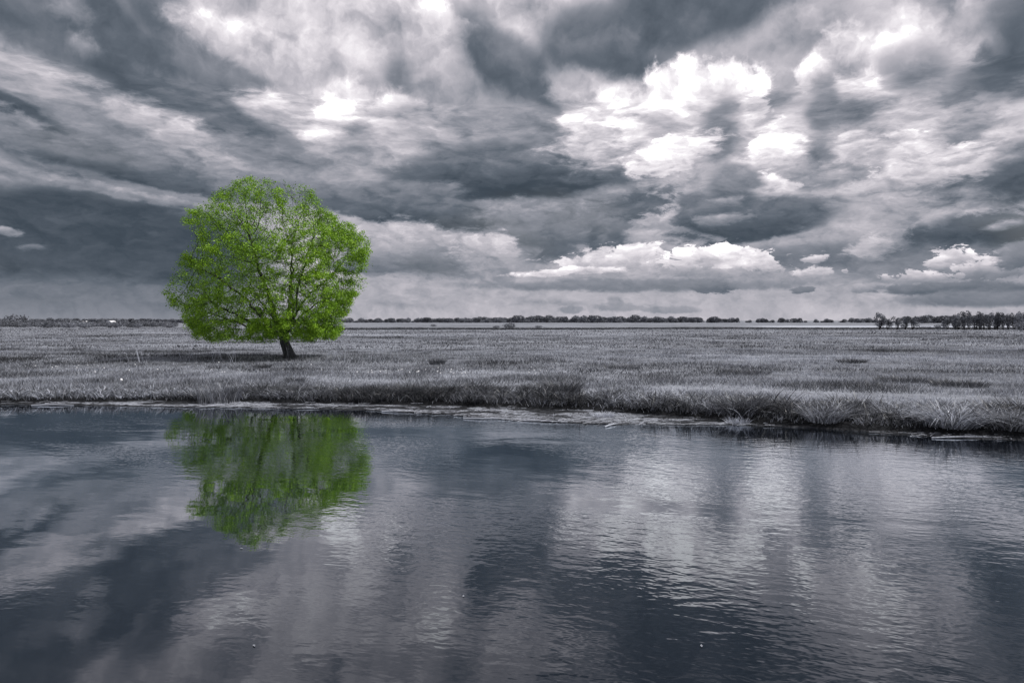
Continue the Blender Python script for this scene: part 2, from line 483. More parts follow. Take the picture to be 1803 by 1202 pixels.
# ------------------------------------------------------------------ the lie of the land
WX = [-300, -40, -17.7, -11.5, -5.5, -3.8, 0, 2.8, 6.3, 8.9, 10.5, 12.4, 20, 40, 300]
WY = [30, 25, 23.45, 22.9, 22.1, 21.7, 19.9, 18.95, 18.85, 17.8, 16.95, 16.5, 14.5, 9, -60]
GX = [-300, -40, -17.7, -11.5, -8, -3.8, 0, 3.2, 5.1, 6.5, 7.6, 8.8, 10.5, 12.4, 20, 40, 300]
GY = [30.5, 25.3, 23.65, 24.0, 23.6, 23.1, 22.4, 21.3, 20.3, 19.2, 18.3, 17.9, 17.5, 16.8, 14.9, 9.4, -59.5]
DX = [-40, -18, -5, 2, 8, 13, 40]
DY = [1.4, 1.5, 2.1, 3.0, 3.0, 3.4, 3.4]
def water_edge(x):
    return np.interp(x, WX, WY) + 0.16 * vnoise(x * 1.1, x * 0 + 3.3, 5) + 0.10 * vnoise(x * 3.1, x * 0, 6)
def grass_edge(x):
    return np.maximum(np.interp(x, GX, GY) + 0.16 * vnoise(x * 0.9, x * 0 + 1.7, 8), water_edge(x) + 0.08)
def sedge_depth(x):
    return np.interp(x, DX, DY)
def ground_z(x, y):
    x = np.asarray(x, float); y = np.asarray(y, float)
    w, g = water_edge(x), grass_edge(x)
    a = np.clip((y - w + 0.5) / 0.5, 0, 1)
    z = -0.6 + a * a * (3 - 2 * a) * 0.62                      # river bed up to the litter shelf
    b = np.clip((y - g + 0.1) / 1.8, 0, 1)
    z = z + b * b * (3 - 2 * b) * 0.09                          # bank
    c = np.clip((y - g) / 0.22, 0, 1)
    z = z + c * c * (3 - 2 * c) * 0.13                          # a small undercut step of peaty soil, blackened with the sedge's painted shade
    m = np.clip((y - g - 0.5) / 4.0, 0, 1)
    z = z + m * (0.085 * fbm(x * 0.30, y * 0.42, 11) + 0.07 * fbm(x * 0.06, y * 0.09, 21) * np.clip((y - g) / 20, 0, 1))
    return z

def base_at(x, y):
    return (float(x), float(y), float(ground_z(np.array([x]), np.array([y]))[0]))

# ------------------------------------------------------------------ materials
def new_mat(name):
    m = bpy.data.materials.new(name)
    m.use_nodes = True
    m.node_tree.nodes.clear()
    N = Nodes(m.node_tree)
    return m, N, N.new('ShaderNodeOutputMaterial')

def leaf_material(name, stops, translucent=0.3, rough=0.5, spec=0.25):
    """thin leaf or blade: the colour runs over the per-piece tint, some light passes through"""
    m, N, out = new_mat(name)
    at = N.new('ShaderNodeAttribute', attribute_name='tint', attribute_type='GEOMETRY')
    col = N.ramp(at.outputs['Fac'], stops)
    p = N.new('ShaderNodeBsdfPrincipled')
    N.put(p.inputs['Base Color'], col)
    p.inputs['Roughness'].default_value = rough
    p.inputs['Specular IOR Level'].default_value = spec
    tr = N.new('ShaderNodeBsdfTranslucent')
    N.put(tr.inputs['Color'], col)
    mx = N.new('ShaderNodeMixShader')
    mx.inputs[0].default_value = translucent
    N.t.links.new(p.outputs[0], mx.inputs[1]); N.t.links.new(tr.outputs[0], mx.inputs[2])
    N.t.links.new(mx.outputs[0], out.inputs[0])
    return m

GREY = lambda v: (v * 0.92, v * 0.968, v * 1.105)              # the photograph's cool grey toning
MAT = {}
MAT['grass'] = leaf_material('grass_blades', [(0, GREY(.035)), (.35, GREY(.17)), (.7, GREY(.36)), (1, GREY(.66))], 0.30)
MAT['sedge'] = leaf_material('sedge_blades', [(0, GREY(.025)), (.35, GREY(.13)), (.7, GREY(.36)), (1, GREY(.74))], 0.25, 0.42, 0.4)
MAT['straw'] = leaf_material('dry_straw', [(0, GREY(.12)), (.5, GREY(.34)), (1, GREY(.62))], 0.1, 0.7)
MAT['willow'] = leaf_material('willow_leaves', [(0, (.048, .105, .008)), (.4, (.130, .265, .014)), (.75, (.225, .410, .020)), (1, (.360, .570, .045))], 0.24, 0.45, 0.3)
MAT['far_leaf'] = leaf_material('far_leaves', [(0, GREY(.06)), (.5, GREY(.17)), (1, GREY(.31))], 0.2, 0.8, 0.1)
MAT['shrub_leaf'] = leaf_material('shrub_leaves', [(0, GREY(.06)), (.5, GREY(.16)), (1, GREY(.30))], 0.25, 0.7, 0.1)
MAT['pale_leaf'] = leaf_material('pale_shrub_leaves', [(0, GREY(.12)), (.5, GREY(.24)), (1, GREY(.36))], 0.25, 0.7, 0.1)

def bark_material(name, dark, light, scale=9.0):
    m, N, out = new_mat(name)
    co = N.new('ShaderNodeTexCoord').outputs['Object']
    st = N.vmath('MULTIPLY', co, (1.0, 1.0, 0.22))
    n = N.noise(st, scale, 5.0, 0.62, 0.4)
    p = N.new('ShaderNodeBsdfPrincipled')
    N.put(p.inputs['Base Color'], N.ramp(n, [(0.32, dark), (0.68, light)]))
    p.inputs['Roughness'].default_value = 0.9
    b = N.new('ShaderNodeBump'); b.inputs['Strength'].default_value = 0.9; b.inputs['Distance'].default_value = 0.04
    N.put(b.inputs['Height'], n); N.put(p.inputs['Normal'], b.outputs[0])
    N.t.links.new(p.outputs[0], out.inputs[0])
    return m
MAT['bark'] = bark_material('willow_bark', GREY(.012), GREY(.11))
MAT['twig'] = bark_material('willow_twigs', (.009, .008, .009), (.026, .023, .024), 20)

def plain(name, col, rough=0.8, var=0.25, scale=6.0):
    m, N, out = new_mat(name)
    co = N.new('ShaderNodeTexCoord').outputs['Object']
    n = N.noise(co, scale, 4.0, 0.6)
    p = N.new('ShaderNodeBsdfPrincipled')
    N.put(p.inputs['Base Color'], N.ramp(n, [(0.3, tuple(c * (1 - var) for c in col)), (0.7, tuple(c * (1 + var) for c in col))]))
    p.inputs['Roughness'].default_value = rough
    N.t.links.new(p.outputs[0], out.inputs[0])
    return m
MAT['white'] = plain('white_petals', (.80, .80, .82), 0.8, 0.06)
MAT['stem'] = plain('stalk', GREY(.22), 0.8)
MAT['roof'] = plain('white_sheeting', (.78, .78, .80), 0.6, 0.08)
MAT['wall'] = plain('rendered_wall', GREY(.35), 0.9, 0.15)
MAT['dark'] = plain('dark_opening', GREY(.03), 0.6, 0.1)
MAT['wood'] = plain('driftwood', GREY(.45), 0.85, 0.3, 14)

def ground_material():
    m, N, out = new_mat('meadow_ground')
    pos = N.new('ShaderNodeNewGeometry').outputs['Position']
    px, py, pz = N.sep(pos)[:3]
    # turf: pale and dark grasses in drifts that run across the meadow
    drift = N.noise(N.vmath('MULTIPLY', pos, (0.020, 0.055, 0)), 1.0, 6.0, 0.66)
    tuft = N.noise(N.vmath('MULTIPLY', pos, (0.75, 0.75, 0)), 1.0, 5.0, 0.65)
    speck = N.noise(N.vmath('MULTIPLY', pos, (4.0, 4.0, 0)), 1.0, 4.0, 0.7)
    v = N.math('ADD', N.math('MULTIPLY', drift, 0.50), N.math('ADD', N.math('MULTIPLY', tuft, 0.30), N.math('MULTIPLY', speck, 0.20)))
    turf = N.ramp(v, [(0.36, GREY(.03)), (0.44, GREY(.13)), (0.53, GREY(.26)), (0.64, GREY(.40))])
    # a strip of pale hay stubble far off to the right
    hay = N.math('MULTIPLY', N.maprange(py, 262, 275, 0, 1, True), N.maprange(py, 335, 318, 0, 1, True))
    hay = N.math('MULTIPLY', hay, N.maprange(N.math('DIVIDE', px, py), 0.33, 0.40, 0, 1, True))
    turf = N.mixc(N.math('MULTIPLY', hay, 0.85), turf, (*GREY(.55), 1))
    # wet mud and rotting litter at the water's edge
    mud = N.ramp(speck, [(0.35, GREY(.012)), (0.65, GREY(.055))])
    bank = N.new('ShaderNodeAttribute', attribute_name='tint', attribute_type='GEOMETRY').outputs['Fac']
    col = N.mixc(N.maprange(pz, 0.03, 0.06, 0, 1, True), mud, N.mixc(bank, turf, (*GREY(.016), 1)))  # bank: soil colour taken to near black as shade under the sedge
    p = N.new('ShaderNodeBsdfPrincipled')
    N.put(p.inputs['Base Color'], col)
    p.inputs['Roughness'].default_value = 0.95
    p.inputs['Specular IOR Level'].default_value = 0.1
    b = N.new('ShaderNodeBump'); b.inputs['Strength'].default_value = 1.0; b.inputs['Distance'].default_value = 0.35
    N.put(b.inputs['Height'], N.math('ADD', tuft, N.math('MULTIPLY', speck, 0.25)))
    N.put(p.inputs['Normal'], b.outputs[0])
    N.t.links.new(p.outputs[0], out.inputs[0])
    return m
MAT['ground'] = ground_material()

def water_material():
    m, N, out = new_mat('river_water')
    pos = N.new('ShaderNodeNewGeometry').outputs['Position']
    rot = N.new('ShaderNodeMapping'); N.put(rot.inputs[0], pos)
    rot.inputs['Rotation'].default_value = (0, 0, R(16))
    q = rot.outputs[0]
    # breeze: calm lanes and rippled patches
    gust = N.noise(N.vmath('MULTIPLY', q, (0.10, 0.22, 0)), 1.0, 3.0, 0.55, 0.6)
    px = N.sep(pos)[0]
    gust = N.maprange(N.math('MULTIPLY_ADD', px, 0.010, gust), 0.40, 0.62, 0.08, 1.1, True)
    swell = N.noise(N.vmath('MULTIPLY', q, (0.55, 1.1, 0)), 1.0, 2.0, 0.5)
    rip = N.noise(N.vmath('MULTIPLY', q, (3.2, 6.0, 0)), 1.0, 2.0, 0.5, 0.3)
    fine = N.noise(N.vmath('MULTIPLY', q, (9.0, 15.0, 0)), 1.0, 1.0, 0.5)
    h = N.math('MULTIPLY', swell, 0.0038)
    h = N.math('MULTIPLY_ADD', N.math('MULTIPLY', rip, gust), 0.0052, h)
    h = N.math('MULTIPLY_ADD', N.math('MULTIPLY', fine, gust), 0.0015, h)
    b = N.new('ShaderNodeBump'); b.inputs['Strength'].default_value = 1.0; b.inputs['Distance'].default_value = 1.0
    N.put(b.inputs['Height'], h)
    fr = N.new('ShaderNodeFresnel'); fr.inputs['IOR'].default_value = 1.6
    N.put(fr.inputs['Normal'], b.outputs[0])
    gl = N.new('ShaderNodeBsdfGlossy'); gl.inputs['Roughness'].default_value = 0.02
    gl.inputs['Color'].default_value = (0.91, 0.955, 1.0, 1)
    N.put(gl.inputs['Normal'], b.outputs[0])
    df = N.new('ShaderNodeBsdfDiffuse'); df.inputs['Color'].default_value = (0.004, 0.006, 0.010, 1)
    mx = N.new('ShaderNodeMixShader')
    N.put(mx.inputs[0], N.math('MINIMUM', N.math('POWER', N.math('MULTIPLY', fr.outputs[0], 2.1), 1.35), 0.72))
    N.t.links.new(df.outputs[0], mx.inputs[1]); N.t.links.new(gl.outputs[0], mx.inputs[2])
    N.t.links.new(mx.outputs[0], out.inputs[0])
    return m
MAT['water'] = water_material()

# ------------------------------------------------------------------ ground and water
def build_ground():
    ys = np.concatenate([np.linspace(-70, 12, 30)[:-1], np.linspace(12, 30, 110)[:-1], np.geomspace(30, 6000, 190)])
    us = np.linspace(-1, 1, 341)
    us = np.sign(us) * (0.55 * np.abs(us) + 0.45 * np.abs(us) ** 3)
    Y, U = np.meshgrid(ys, us, indexing='ij')
    X = U * (1.6 * np.maximum(Y, 10) + 30)
    Z = ground_z(X, Y)
    e = Y - grass_edge(X)
    peat_shade = np.clip((sedge_depth(X) + 0.3 - e) / 0.5, 0, 1)       # peaty soil under the sedge, blackened to paint shade into its gaps
    n, m = X.shape
    i = np.arange(n * m).reshape(n, m)
    F = np.stack([i[:-1, :-1], i[:-1, 1:], i[1:, 1:], i[1:, :-1]], -1).reshape(-1, 4)
    me = mesh_np('ground', np.stack([X, Y, Z], -1).reshape(-1, 3), [F], peat_shade.ravel(), smooth=True)
    o = link('ground', me, MAT['ground'])
    tag(o, 'flat grey meadow running back to the tree line from the river bank', 'ground', kind='structure')
    v = np.array([(-330, -75, 0), (330, -75, 0), (330, 45, 0), (-330, 45, 0)], float)
    o = link('water', mesh_np('water', v, [np.array([[0, 1, 2, 3]])]), MAT['water'])
    tag(o, 'dark rippled river mirroring the clouds and the green tree', 'water', kind='structure')
build_ground()

# ------------------------------------------------------------------ blades
def blades(roots, h, w, lean_az, lean, curl, tint, segs=3, twist=None):
    """tapered bent blades: verts, faces, per-vertex tint"""
    n = len(roots)
    ts = np.linspace(0, 1, segs + 1)
    ld = np.stack([np.cos(lean_az), np.sin(lean_az), np.zeros(n)], 1)
    if twist is None:
        twist = RNG.uniform(0, math.pi, n)
    wd = np.stack([np.cos(twist), np.sin(twist), np.zeros(n)], 1)
    V = np.zeros((n, 2 * segs + 1, 3))
    for k, t in enumerate(ts):
        out = (lean * t + curl * t ** 2.4) * h
        up = h * (t - 0.42 * np.clip(curl, 0, 2) * t ** 3 - 0.12 * lean * t)
        c = roots + ld * out[:, None]
        c[:, 2] += up
        if k < segs:
            ww = (w * (1 - 0.75 * t ** 1.5) * 0.5)[:, None] * wd
            V[:, 2 * k] = c - ww
            V[:, 2 * k + 1] = c + ww
        else:
            V[:, 2 * segs] = c
    base = np.arange(n)[:, None] * (2 * segs + 1)
    quads = [base + np.array([[2 * k, 2 * k + 1, 2 * k + 3, 2 * k + 2]]) for k in range(segs - 1)]
    tri = base + np.array([[2 * segs - 2, 2 * segs - 1, 2 * segs]])
    F = ([np.concatenate(quads)] if quads else []) + [tri]
    return V.reshape(-1, 3), F, np.repeat(tint, 2 * segs + 1)

def join_parts(parts):
    vs_, ts_, quads, tris, off = [], [], [], [], 0
    for V, F, T in parts:
        vs_.append(V); ts_.append(T)
        for f in F:
            (quads if f.shape[1] == 4 else tris).append(f + off)
        off += len(V)
    F = []
    if quads: F.append(np.concatenate(quads))
    if tris: F.append(np.concatenate(tris))
    return np.concatenate(vs_), F, np.concatenate(ts_)

def tuft(n, rad, hmin, hmax, w, spread, curl, tint0, tint1, segs=4, upright=0.0):
    a = RNG.uniform(0, 2 * math.pi, n)
    r = rad * np.sqrt(RNG.uniform(0, 1, n))
    roots = np.stack([r * np.cos(a), r * np.sin(a), np.full(n, -0.03)], 1)
    h = RNG.uniform(hmin, hmax, n)
    la = a + RNG.normal(0, 0.7, n)
    ln = spread * (0.25 + r / rad) * RNG.uniform(0.4, 1.3, n) * (1 - upright)
    cu = curl * RNG.uniform(0.2, 1.4, n)
    return blades(roots, h, w * RNG.uniform(0.6, 1.3, n), la, ln, cu, RNG.uniform(tint0, tint1, n), segs)

# ------------------------------------------------------------------ the lone willow
TREE_AT = (-15.62, 47.8)
CROWN_RIGHT = [(2.09, 1.05), (3.51, 1.29), (4.35, 1.76), (4.52, 2.71), (4.7, 3.66), (5.42, 4.5), (5.53, 5.33), (5.0, 5.98), (5.53, 6.28), (5.77, 7.23), (5.65, 8.18), (5.18, 9.25), (4.23, 9.61), (3.28, 10.32), (2.68, 11.03), (1.97, 11.84), (0.78, 11.93), (-0.53, 12.08), (-1.6, 12.4), (-3.5, 12.46), (-2.67, 12.52)]   # (x, z) metres from the foot
CROWN_LEFT = [(-5.52, 1.14), (-6.59, 1.29), (-7.42, 2.12), (-7.66, 2.95), (-8.14, 3.78), (-8.2, 4.5), (-7.78, 5.57), (-7.54, 6.28), (-6.95, 7.23), (-6.53, 7.94), (-6.83, 8.54), (-7.13, 9.25), (-7.01, 9.73), (-6.23, 10.68), (-5.4, 11.39), (-4.57, 11.87), (-4.21, 12.22)]
RX = np.array(sorted(CROWN_RIGHT[:-3] + [(-2.0, 12.5)], key=lambda p: p[1]))
LX = np.array(CROWN_LEFT + [(-2.9, 12.5)])
def crown_norm(P):
    """0 on the crown's axis, 1 on its surface (more than 1 outside)"""
    xr = np.interp(P[:, 2], RX[:, 1], RX[:, 0]); xl = np.interp(P[:, 2], LX[:, 1], LX[:, 0])
    cx, hw = (xl + xr) / 2, np.maximum((xr - xl) / 2, 0.05)
    r = np.hypot((P[:, 0] - cx) / hw, P[:, 1] / (0.90 * hw))
    return np.where((P[:, 2] < 1.1) | (P[:, 2] > 12.5), 9.0, r)

LIMBS = [  # main limbs, from the fork outwards
    [(-1.0, 0.1, 2.5), (-1.7, 0.2, 5.1), (-2.2, 0.1, 6.7), (-2.6, -0.2, 8.5)],
    [(0.1, 0.1, 2.7), (0.15, 0.3, 4.9), (0.2, 0.2, 7.9)],
    [(0.35, -0.2, 3.0), (0.9, -0.3, 5.4), (1.4, -0.6, 6.5), (1.9, -0.7, 8.1)],
    [(0.5, 0.2, 3.2), (1.4, 0.5, 4.6), (2.6, 0.9, 5.6), (3.3, 1.2, 6.5)],
    [(0.7, -0.3, 2.7), (2.0, -0.7, 3.7), (3.8, -1.1, 4.3)],
    [(-1.2, -0.3, 2.1), (-2.7, -0.6, 4.1), (-4.6, -0.9, 5.6), (-6.2, -1.0, 6.3)],
    [(-1.0, 0.3, 1.8), (-3.1, 0.8, 2.2), (-5.7, 1.2, 3.0)],
    [(-0.4, -1.2, 2.8), (-0.6, -2.8, 4.9), (-0.9, -4.0, 7.0)],
    [(-0.5, 1.2, 2.8), (-0.8, 2.8, 5.0), (-1.0, 3.9, 7.2)],
    [(0.4, -1.6, 2.2), (1.6, -3.4, 2.9)],
    [(-1.6, -1.8, 2.3), (-3.4, -3.8, 3.6)],
    [(-1.6, 1.9, 2.6), (-3.6, 3.9, 4.4)],
    [(1.2, 1.8, 3.0), (2.6, 3.4, 5.0)],
]
def grow_tree():
    rng = np.random.default_rng(21)
    # attraction points, more of them towards the outside of the crown
    A = np.stack([rng.uniform(-8.3, 5.9, 60000), rng.uniform(-6.6, 6.6, 60000), rng.uniform(1.1, 12.5, 60000)], 1)
    lob = np.array([mnoise.noise(Vector(a) * 0.36) for a in A])
    r = crown_norm(A) * (1.0 - 0.34 * np.clip(lob, -0.6, 0.22) * np.clip((A[:, 2] - 2.0) / 2.5, 0.15, 1))
    edge_top = np.clip((12.6 - A[:, 2]) / 1.2, 0.3, 1)
    keep = (r < 0.915) & (rng.uniform(0, 1, len(A)) < (0.10 + 0.90 * np.clip(r, 0, 1) ** 2.2) / (0.35 + 0.65 * edge_top))
    A = A[keep][:13000]
    pos, par, limb = [], [], []
    def add(p, q, l):
        pos.append(np.array(p, float)); par.append(q); limb.append(l)
        return len(pos) - 1
    last = add((0.05, 0, -0.25), -1, -1)
    trunk = [(0.02, 0, 0.0), (-0.08, 0.0, 0.35), (-0.2, 0.0, 0.75), (-0.32, 0, 1.15), (-0.38, 0, 1.5)]
    for p in trunk:
        last = add(p, last, -1)
    fork = last
    for li, L in enumerate(LIMBS):
        prev, q = np.array(trunk[-1]), fork
        if li > 6:
            q = fork - 1 if li % 2 else fork
            prev = pos[q]
        for p in L:
            p = np.array(p, float)
            k = max(2, int(np.linalg.norm(p - prev) / 0.3))
            for j in range(1, k + 1):
                c = prev + (p - prev) * j / k
                if j < k:
                    c = c + rng.normal(0, 0.045, 3)
                q = add(c, q, li)
            prev = p
    P = np.zeros((40000, 3)); n = len(pos); P[:n] = pos
    alive = np.ones(len(A), bool)
    near = np.full(len(A), -1); nd = np.full(len(A), 1e9)
    fresh = np.arange(n)
    STEP, KILL, REACH = 0.27, 0.36, 4.0
    for it in range(70):
        ai = np.where(alive)[0]
        if len(ai) == 0 or len(fresh) == 0:
            break
        for c0 in range(0, len(fresh), 400):
            fr = fresh[c0:c0 + 400]
            D = ((A[ai][:, None, :] - P[fr][None, :, :]) ** 2).sum(2)
            j = D.argmin(1); dm = np.sqrt(D[np.arange(len(ai)), j])
            better = dm < nd[ai]
            nd[ai[better]] = dm[better]; near[ai[better]] = fr[j[better]]
        alive[ai[nd[ai] < KILL]] = False
        ai = np.where(alive & (nd < REACH))[0]
        if len(ai) == 0:
            break
        acc = {}
        dv = A[ai] - P[near[ai]]
        dv /= np.linalg.norm(dv, axis=1)[:, None]
        nodes, inv = np.unique(near[ai], return_inverse=True)
        S = np.zeros((len(nodes), 3)); np.add.at(S, inv, dv)
        S += rng.normal(0, 0.15, S.shape)
        S[:, 2] += 0.10
        ln = np.linalg.norm(S, axis=1)
        S /= np.maximum(ln, 1e-6)[:, None]
        newp = P[nodes] + S * STEP
        m = len(newp)
        if n + m > len(P):
            break
        P[n:n + m] = newp
        for k in range(m):
            pos.append(newp[k]); par.append(int(nodes[k])); limb.append(limb[nodes[k]])
        fresh = np.arange(n, n + m); n += m
    P = P[:n]; par = np.array(par); limb = np.array(limb)
    # pipe model radii
    kids = [[] for _ in range(n)]
    for i in range(1, n):
        kids[par[i]].append(i)
    E, r0 = 2.26, 0.0068
    acc = np.zeros(n)
    for i in range(n - 1, -1, -1):
        if not kids[i]:
            acc[i] += r0 ** E
        if par[i] >= 0:
            acc[par[i]] += acc[i]
    # (children always have higher indices than their parents, so one backward pass is enough)
    rad = acc ** (1 / E)
    rad = rad * (0.31 / rad[1]) ** np.clip((rad - r0) / (rad[1] - r0), 0, 1)
    rad = np.maximum(rad, r0)
    return P, par, limb, kids, rad

def tube(path, radii, sides, tint=None):
    path = np.asarray(path); n = len(path)
    d = np.gradient(path, axis=0); d /= np.maximum(np.linalg.norm(d, axis=1), 1e-6)[:, None]
    ref = np.array([0.3, 0.9, 0.2]) if abs(d[0] @ np.array([0.3, 0.9, 0.2])) < 0.85 else np.array([1.0, 0, 0])
    u = np.cross(d, ref); u /= np.linalg.norm(u, axis=1)[:, None]
    v = np.cross(d, u)
    a = np.arange(sides) * 2 * math.pi / sides
    ring = (np.cos(a)[None, :, None] * u[:, None, :] + np.sin(a)[None, :, None] * v[:, None, :]) * np.asarray(radii)[:, None, None]
    V = (path[:, None, :] + ring).reshape(-1, 3)
    i = np.arange(n * sides).reshape(n, sides)
    j = np.roll(i, -1, axis=1)
    F = np.stack([i[:-1], j[:-1], j[1:], i[1:]], -1).reshape(-1, 4)
    return V, [F], np.full(len(V), 0.5)

def leaf_quads(C, size, normal_bias, tint, rng, ratio=0.5):
    """small pointed leaves: a rhombus folded along its midrib"""
    n = len(C)
    ax = rng.normal(0, 1, (n, 3)); ax[:, 2] -= 0.35
    ax /= np.linalg.norm(ax, axis=1)[:, None]
    nb = normal_bias + rng.normal(0, 0.75, (n, 3))
    sd = np.cross(ax, nb); sd /= np.maximum(np.linalg.norm(sd, axis=1), 1e-6)[:, None]
    nn = np.cross(sd, ax)
    L = size[:, None]
    b, tip = C - ax * L * 0.5, C + ax * L * 0.5
    l = C - sd * L * ratio * 0.5 + nn * L * 0.08 - ax * L * 0.05
    r_ = C + sd * L * ratio * 0.5 + nn * L * 0.08 - ax * L * 0.05
    V = np.stack([b, l, tip, r_], 1).reshape(-1, 3)
    k = np.arange(n)[:, None] * 4
    F = np.concatenate([k + np.array([[0, 2, 1]]), k + np.array([[0, 3, 2]])])
    return V, [F], np.repeat(tint, 4)

LEAVES = 38.0
def build_willow():
    rng = np.random.default_rng(5)
    P, par, limb, kids, rad = grow_tree()
    root = empty('willow_tree', base_at(*TREE_AT))
    tag(root, 'lone green willow with a broad round crown standing in the grey meadow', 'tree')
    n = len(P)
    # heaviest child continues the chain
    chains, started = [], np.zeros(n, bool)
    stack = [0]
    while stack:
        s = stack.pop()
        ch = [par[s], s] if par[s] >= 0 else [s]
        c = s
        while kids[c]:
            ks = sorted(kids[c], key=lambda k: -rad[k])
            stack.extend(ks[1:])
            c = ks[0]
            if limb[c] != limb[s] and limb[s] == -1:
                stack.append(c); break
            ch.append(c)
        chains.append((limb[s], ch))
    groups = {}
    for l, ch in chains:
        if len(ch) < 2:
            continue
        rr = rad[ch].copy()
        if par[ch[1]] == ch[0] and ch[0] != 0:
            rr[0] = min(rr[0], rr[1] * 1.15)
        pth = P[ch].copy()
        sides = 12 if rr.max() > 0.2 else (7 if rr.max() > 0.05 else (5 if rr.max() > 0.022 else 3))
        if l == -1:                                  # flare and knots of the short trunk
            fl = np.interp(pth[:, 2], [-0.3, 0.0, 0.35, 0.8, 1.6], [1.75, 1.5, 1.16, 1.0, 1.12])
            rr = rr * fl * 0.95
            # resample for a gnarled surface
            t = np.linspace(0, len(ch) - 1, 26)
            pth = np.stack([np.interp(t, np.arange(len(ch)), pth[:, k]) for k in range(3)], 1)
            rr = np.interp(t, np.arange(len(ch)), rr)
            V, F, T = tube(pth, rr, 18)
            ang = np.tile(np.arange(18), 26)
            bump = np.array([mnoise.noise(Vector((math.cos(a / 18 * 6.283) * 1.6, math.sin(a / 18 * 6.283) * 1.6, z * 0.9))) for a, z in zip(ang, V[:, 2])])
            cen = np.repeat(pth, 18, axis=0)
            V = cen + (V - cen) * (1 + 0.34 * bump)[:, None]
            groups.setdefault(l, []).append((V, F, T))
            continue
        groups.setdefault(l, []).append(tube(pth, rr, sides))
    for l in sorted(groups):
        V, F, T = join_parts(groups[l])
        link('trunk' if l == -1 else 'limb', mesh_np('trunk' if l == -1 else 'limb', V, F, smooth=True), MAT['bark'] if l == -1 else MAT['twig'], root)
    # leaves hang on the thin twigs
    thin = np.where(rad < 0.020)[0]
    thin = thin[thin > 6]
    Q = P[thin]
    cl = np.array([mnoise.noise(Vector(p) * 0.62) * 0.75 + mnoise.noise(Vector(p) * 1.35 + Vector((9, 3, 1))) * 0.6 for p in Q])
    rn = crown_norm(Q)
    tip = np.array([not kids[i] for i in thin])
    side = np.clip((Q[:, 0] + 7.5) / 9.0, 0, 1)                       # the left flank is thinner
    dens = np.clip(0.55 + 2.5 * cl, 0.0, 2.1) + 0.14
    dens *= (0.08 + 0.92 * np.clip((rn - 0.42) / 0.45, 0, 1)) * (0.74 + 0.42 * side) * np.where(tip, 1.5, 0.8)
    dens *= 1 + 0.9 * np.clip((3.8 - Q[:, 2]) / 2.0, 0, 1)
    cnt = rng.poisson(LEAVES * dens)
    idx = np.repeat(np.arange(len(Q)), cnt)
    C = Q[idx] + np.clip(rng.normal(0, 1, (len(idx), 3)), -2, 2) * np.array([0.16, 0.16, 0.12])
    C[:, 2] = np.maximum(C[:, 2], 0.75)
    out = C - np.array([-1.2, 0, 5.0]); out /= np.linalg.norm(out, axis=1)[:, None]
    size = rng.uniform(0.075, 0.145, len(C))
    tint = np.clip(0.54 + 0.22 * rng.normal(0, 1, len(C)) + 0.18 * np.clip(cl[idx], -1, 1), 0, 1)
    tint = np.clip(tint + np.where(tip[idx] & (rn[idx] > 0.84), 0.16, -0.03), 0, 1)     # young shoots at the tips are yellower
    V, F, T = leaf_quads(C, size, out * 0.9 + np.array([0, 0, 0.4]), tint, rng, 0.52)
    link('crown', mesh_np('crown', V, F, T), MAT['willow'], root)
    print('willow nodes', n, 'leaves', len(C))
build_willow()

# ------------------------------------------------------------------ far trees, thickets and hedges
ORD = ['first', 'second', 'third', 'fourth', 'fifth', 'sixth', 'seventh', 'eighth', 'ninth', 'tenth', 'eleventh', 'twelfth', 'thirteenth', 'fourteenth',
       'fifteenth', 'sixteenth', 'seventeenth', 'eighteenth', 'nineteenth', 'twentieth']
def nth(i):
    return ORD[i] if i < 20 else ('twenty-' if i < 29 else 'thirty-') + ORD[i - 20 if i < 29 else i - 30] if i != 29 else 'thirtieth'

def crown_mesh(name, rng, lobes, n, leaf, tint0=0.15, tint1=0.95):
    """a crown of leaf clumps spread through a few overlapping lobes: (x, y, z, rx, ry, rz)"""
    vol = np.array([l[3] * l[4] * l[5] for l in lobes]); vol = vol / vol.sum()
    C, O, T = [], [], []
    for l, f in zip(lobes, vol):
        m = max(12, int(n * f))
        d = rng.normal(0, 1, (m, 3)); d /= np.linalg.norm(d, axis=1)[:, None]
        r = rng.uniform(0.45, 1.0, m) ** 0.6 * (1 + 0.22 * np.array([mnoise.noise(Vector(x) * 2.3 + Vector((l[0], l[2], 1.0))) for x in d]))
        C.append(np.array(l[:3]) + d * r[:, None] * np.array(l[3:]))
        O.append(d)
        T.append(np.clip(rng.uniform(tint0, tint1, m) + rng.normal(0, 0.12), 0, 1))
    C, O, T = np.concatenate(C), np.concatenate(O), np.concatenate(T)
    ok = C[:, 2] > 0.05
    C, O, T = C[ok], O[ok], T[ok]
    V, F, T = leaf_quads(C, rng.uniform(0.6, 1.3, len(C)) * leaf, O * 1.3, T, rng, 0.75)
    return mesh_np(name, V, F, T)

def stems_mesh(name, rng, k, h, r, spread, sides=5, base=0.25):
    parts = []
    for i in range(k):
        a = rng.uniform(0, 6.283)
        b = np.array([math.cos(a), math.sin(a), 0]) * base * rng.uniform(0.1, 1)
        top = b + np.array([math.cos(a) * spread * rng.uniform(0.3, 1), math.sin(a) * spread * rng.uniform(0.3, 1), h * rng.uniform(0.75, 1.0)])
        t = np.linspace(0, 1, 6)[:, None]
        pth = b + (top - b) * t + rng.normal(0, 0.03 * h, (6, 3)) * t * np.array([1, 1, 0.2])
        pth[0, 2] = -0.15
        parts.append(tube(pth, r * (1 - 0.8 * t[:, 0]) * rng.uniform(0.7, 1.2), sides))
    V, F, T = join_parts(parts)
    return mesh_np(name, V, F, smooth=True)

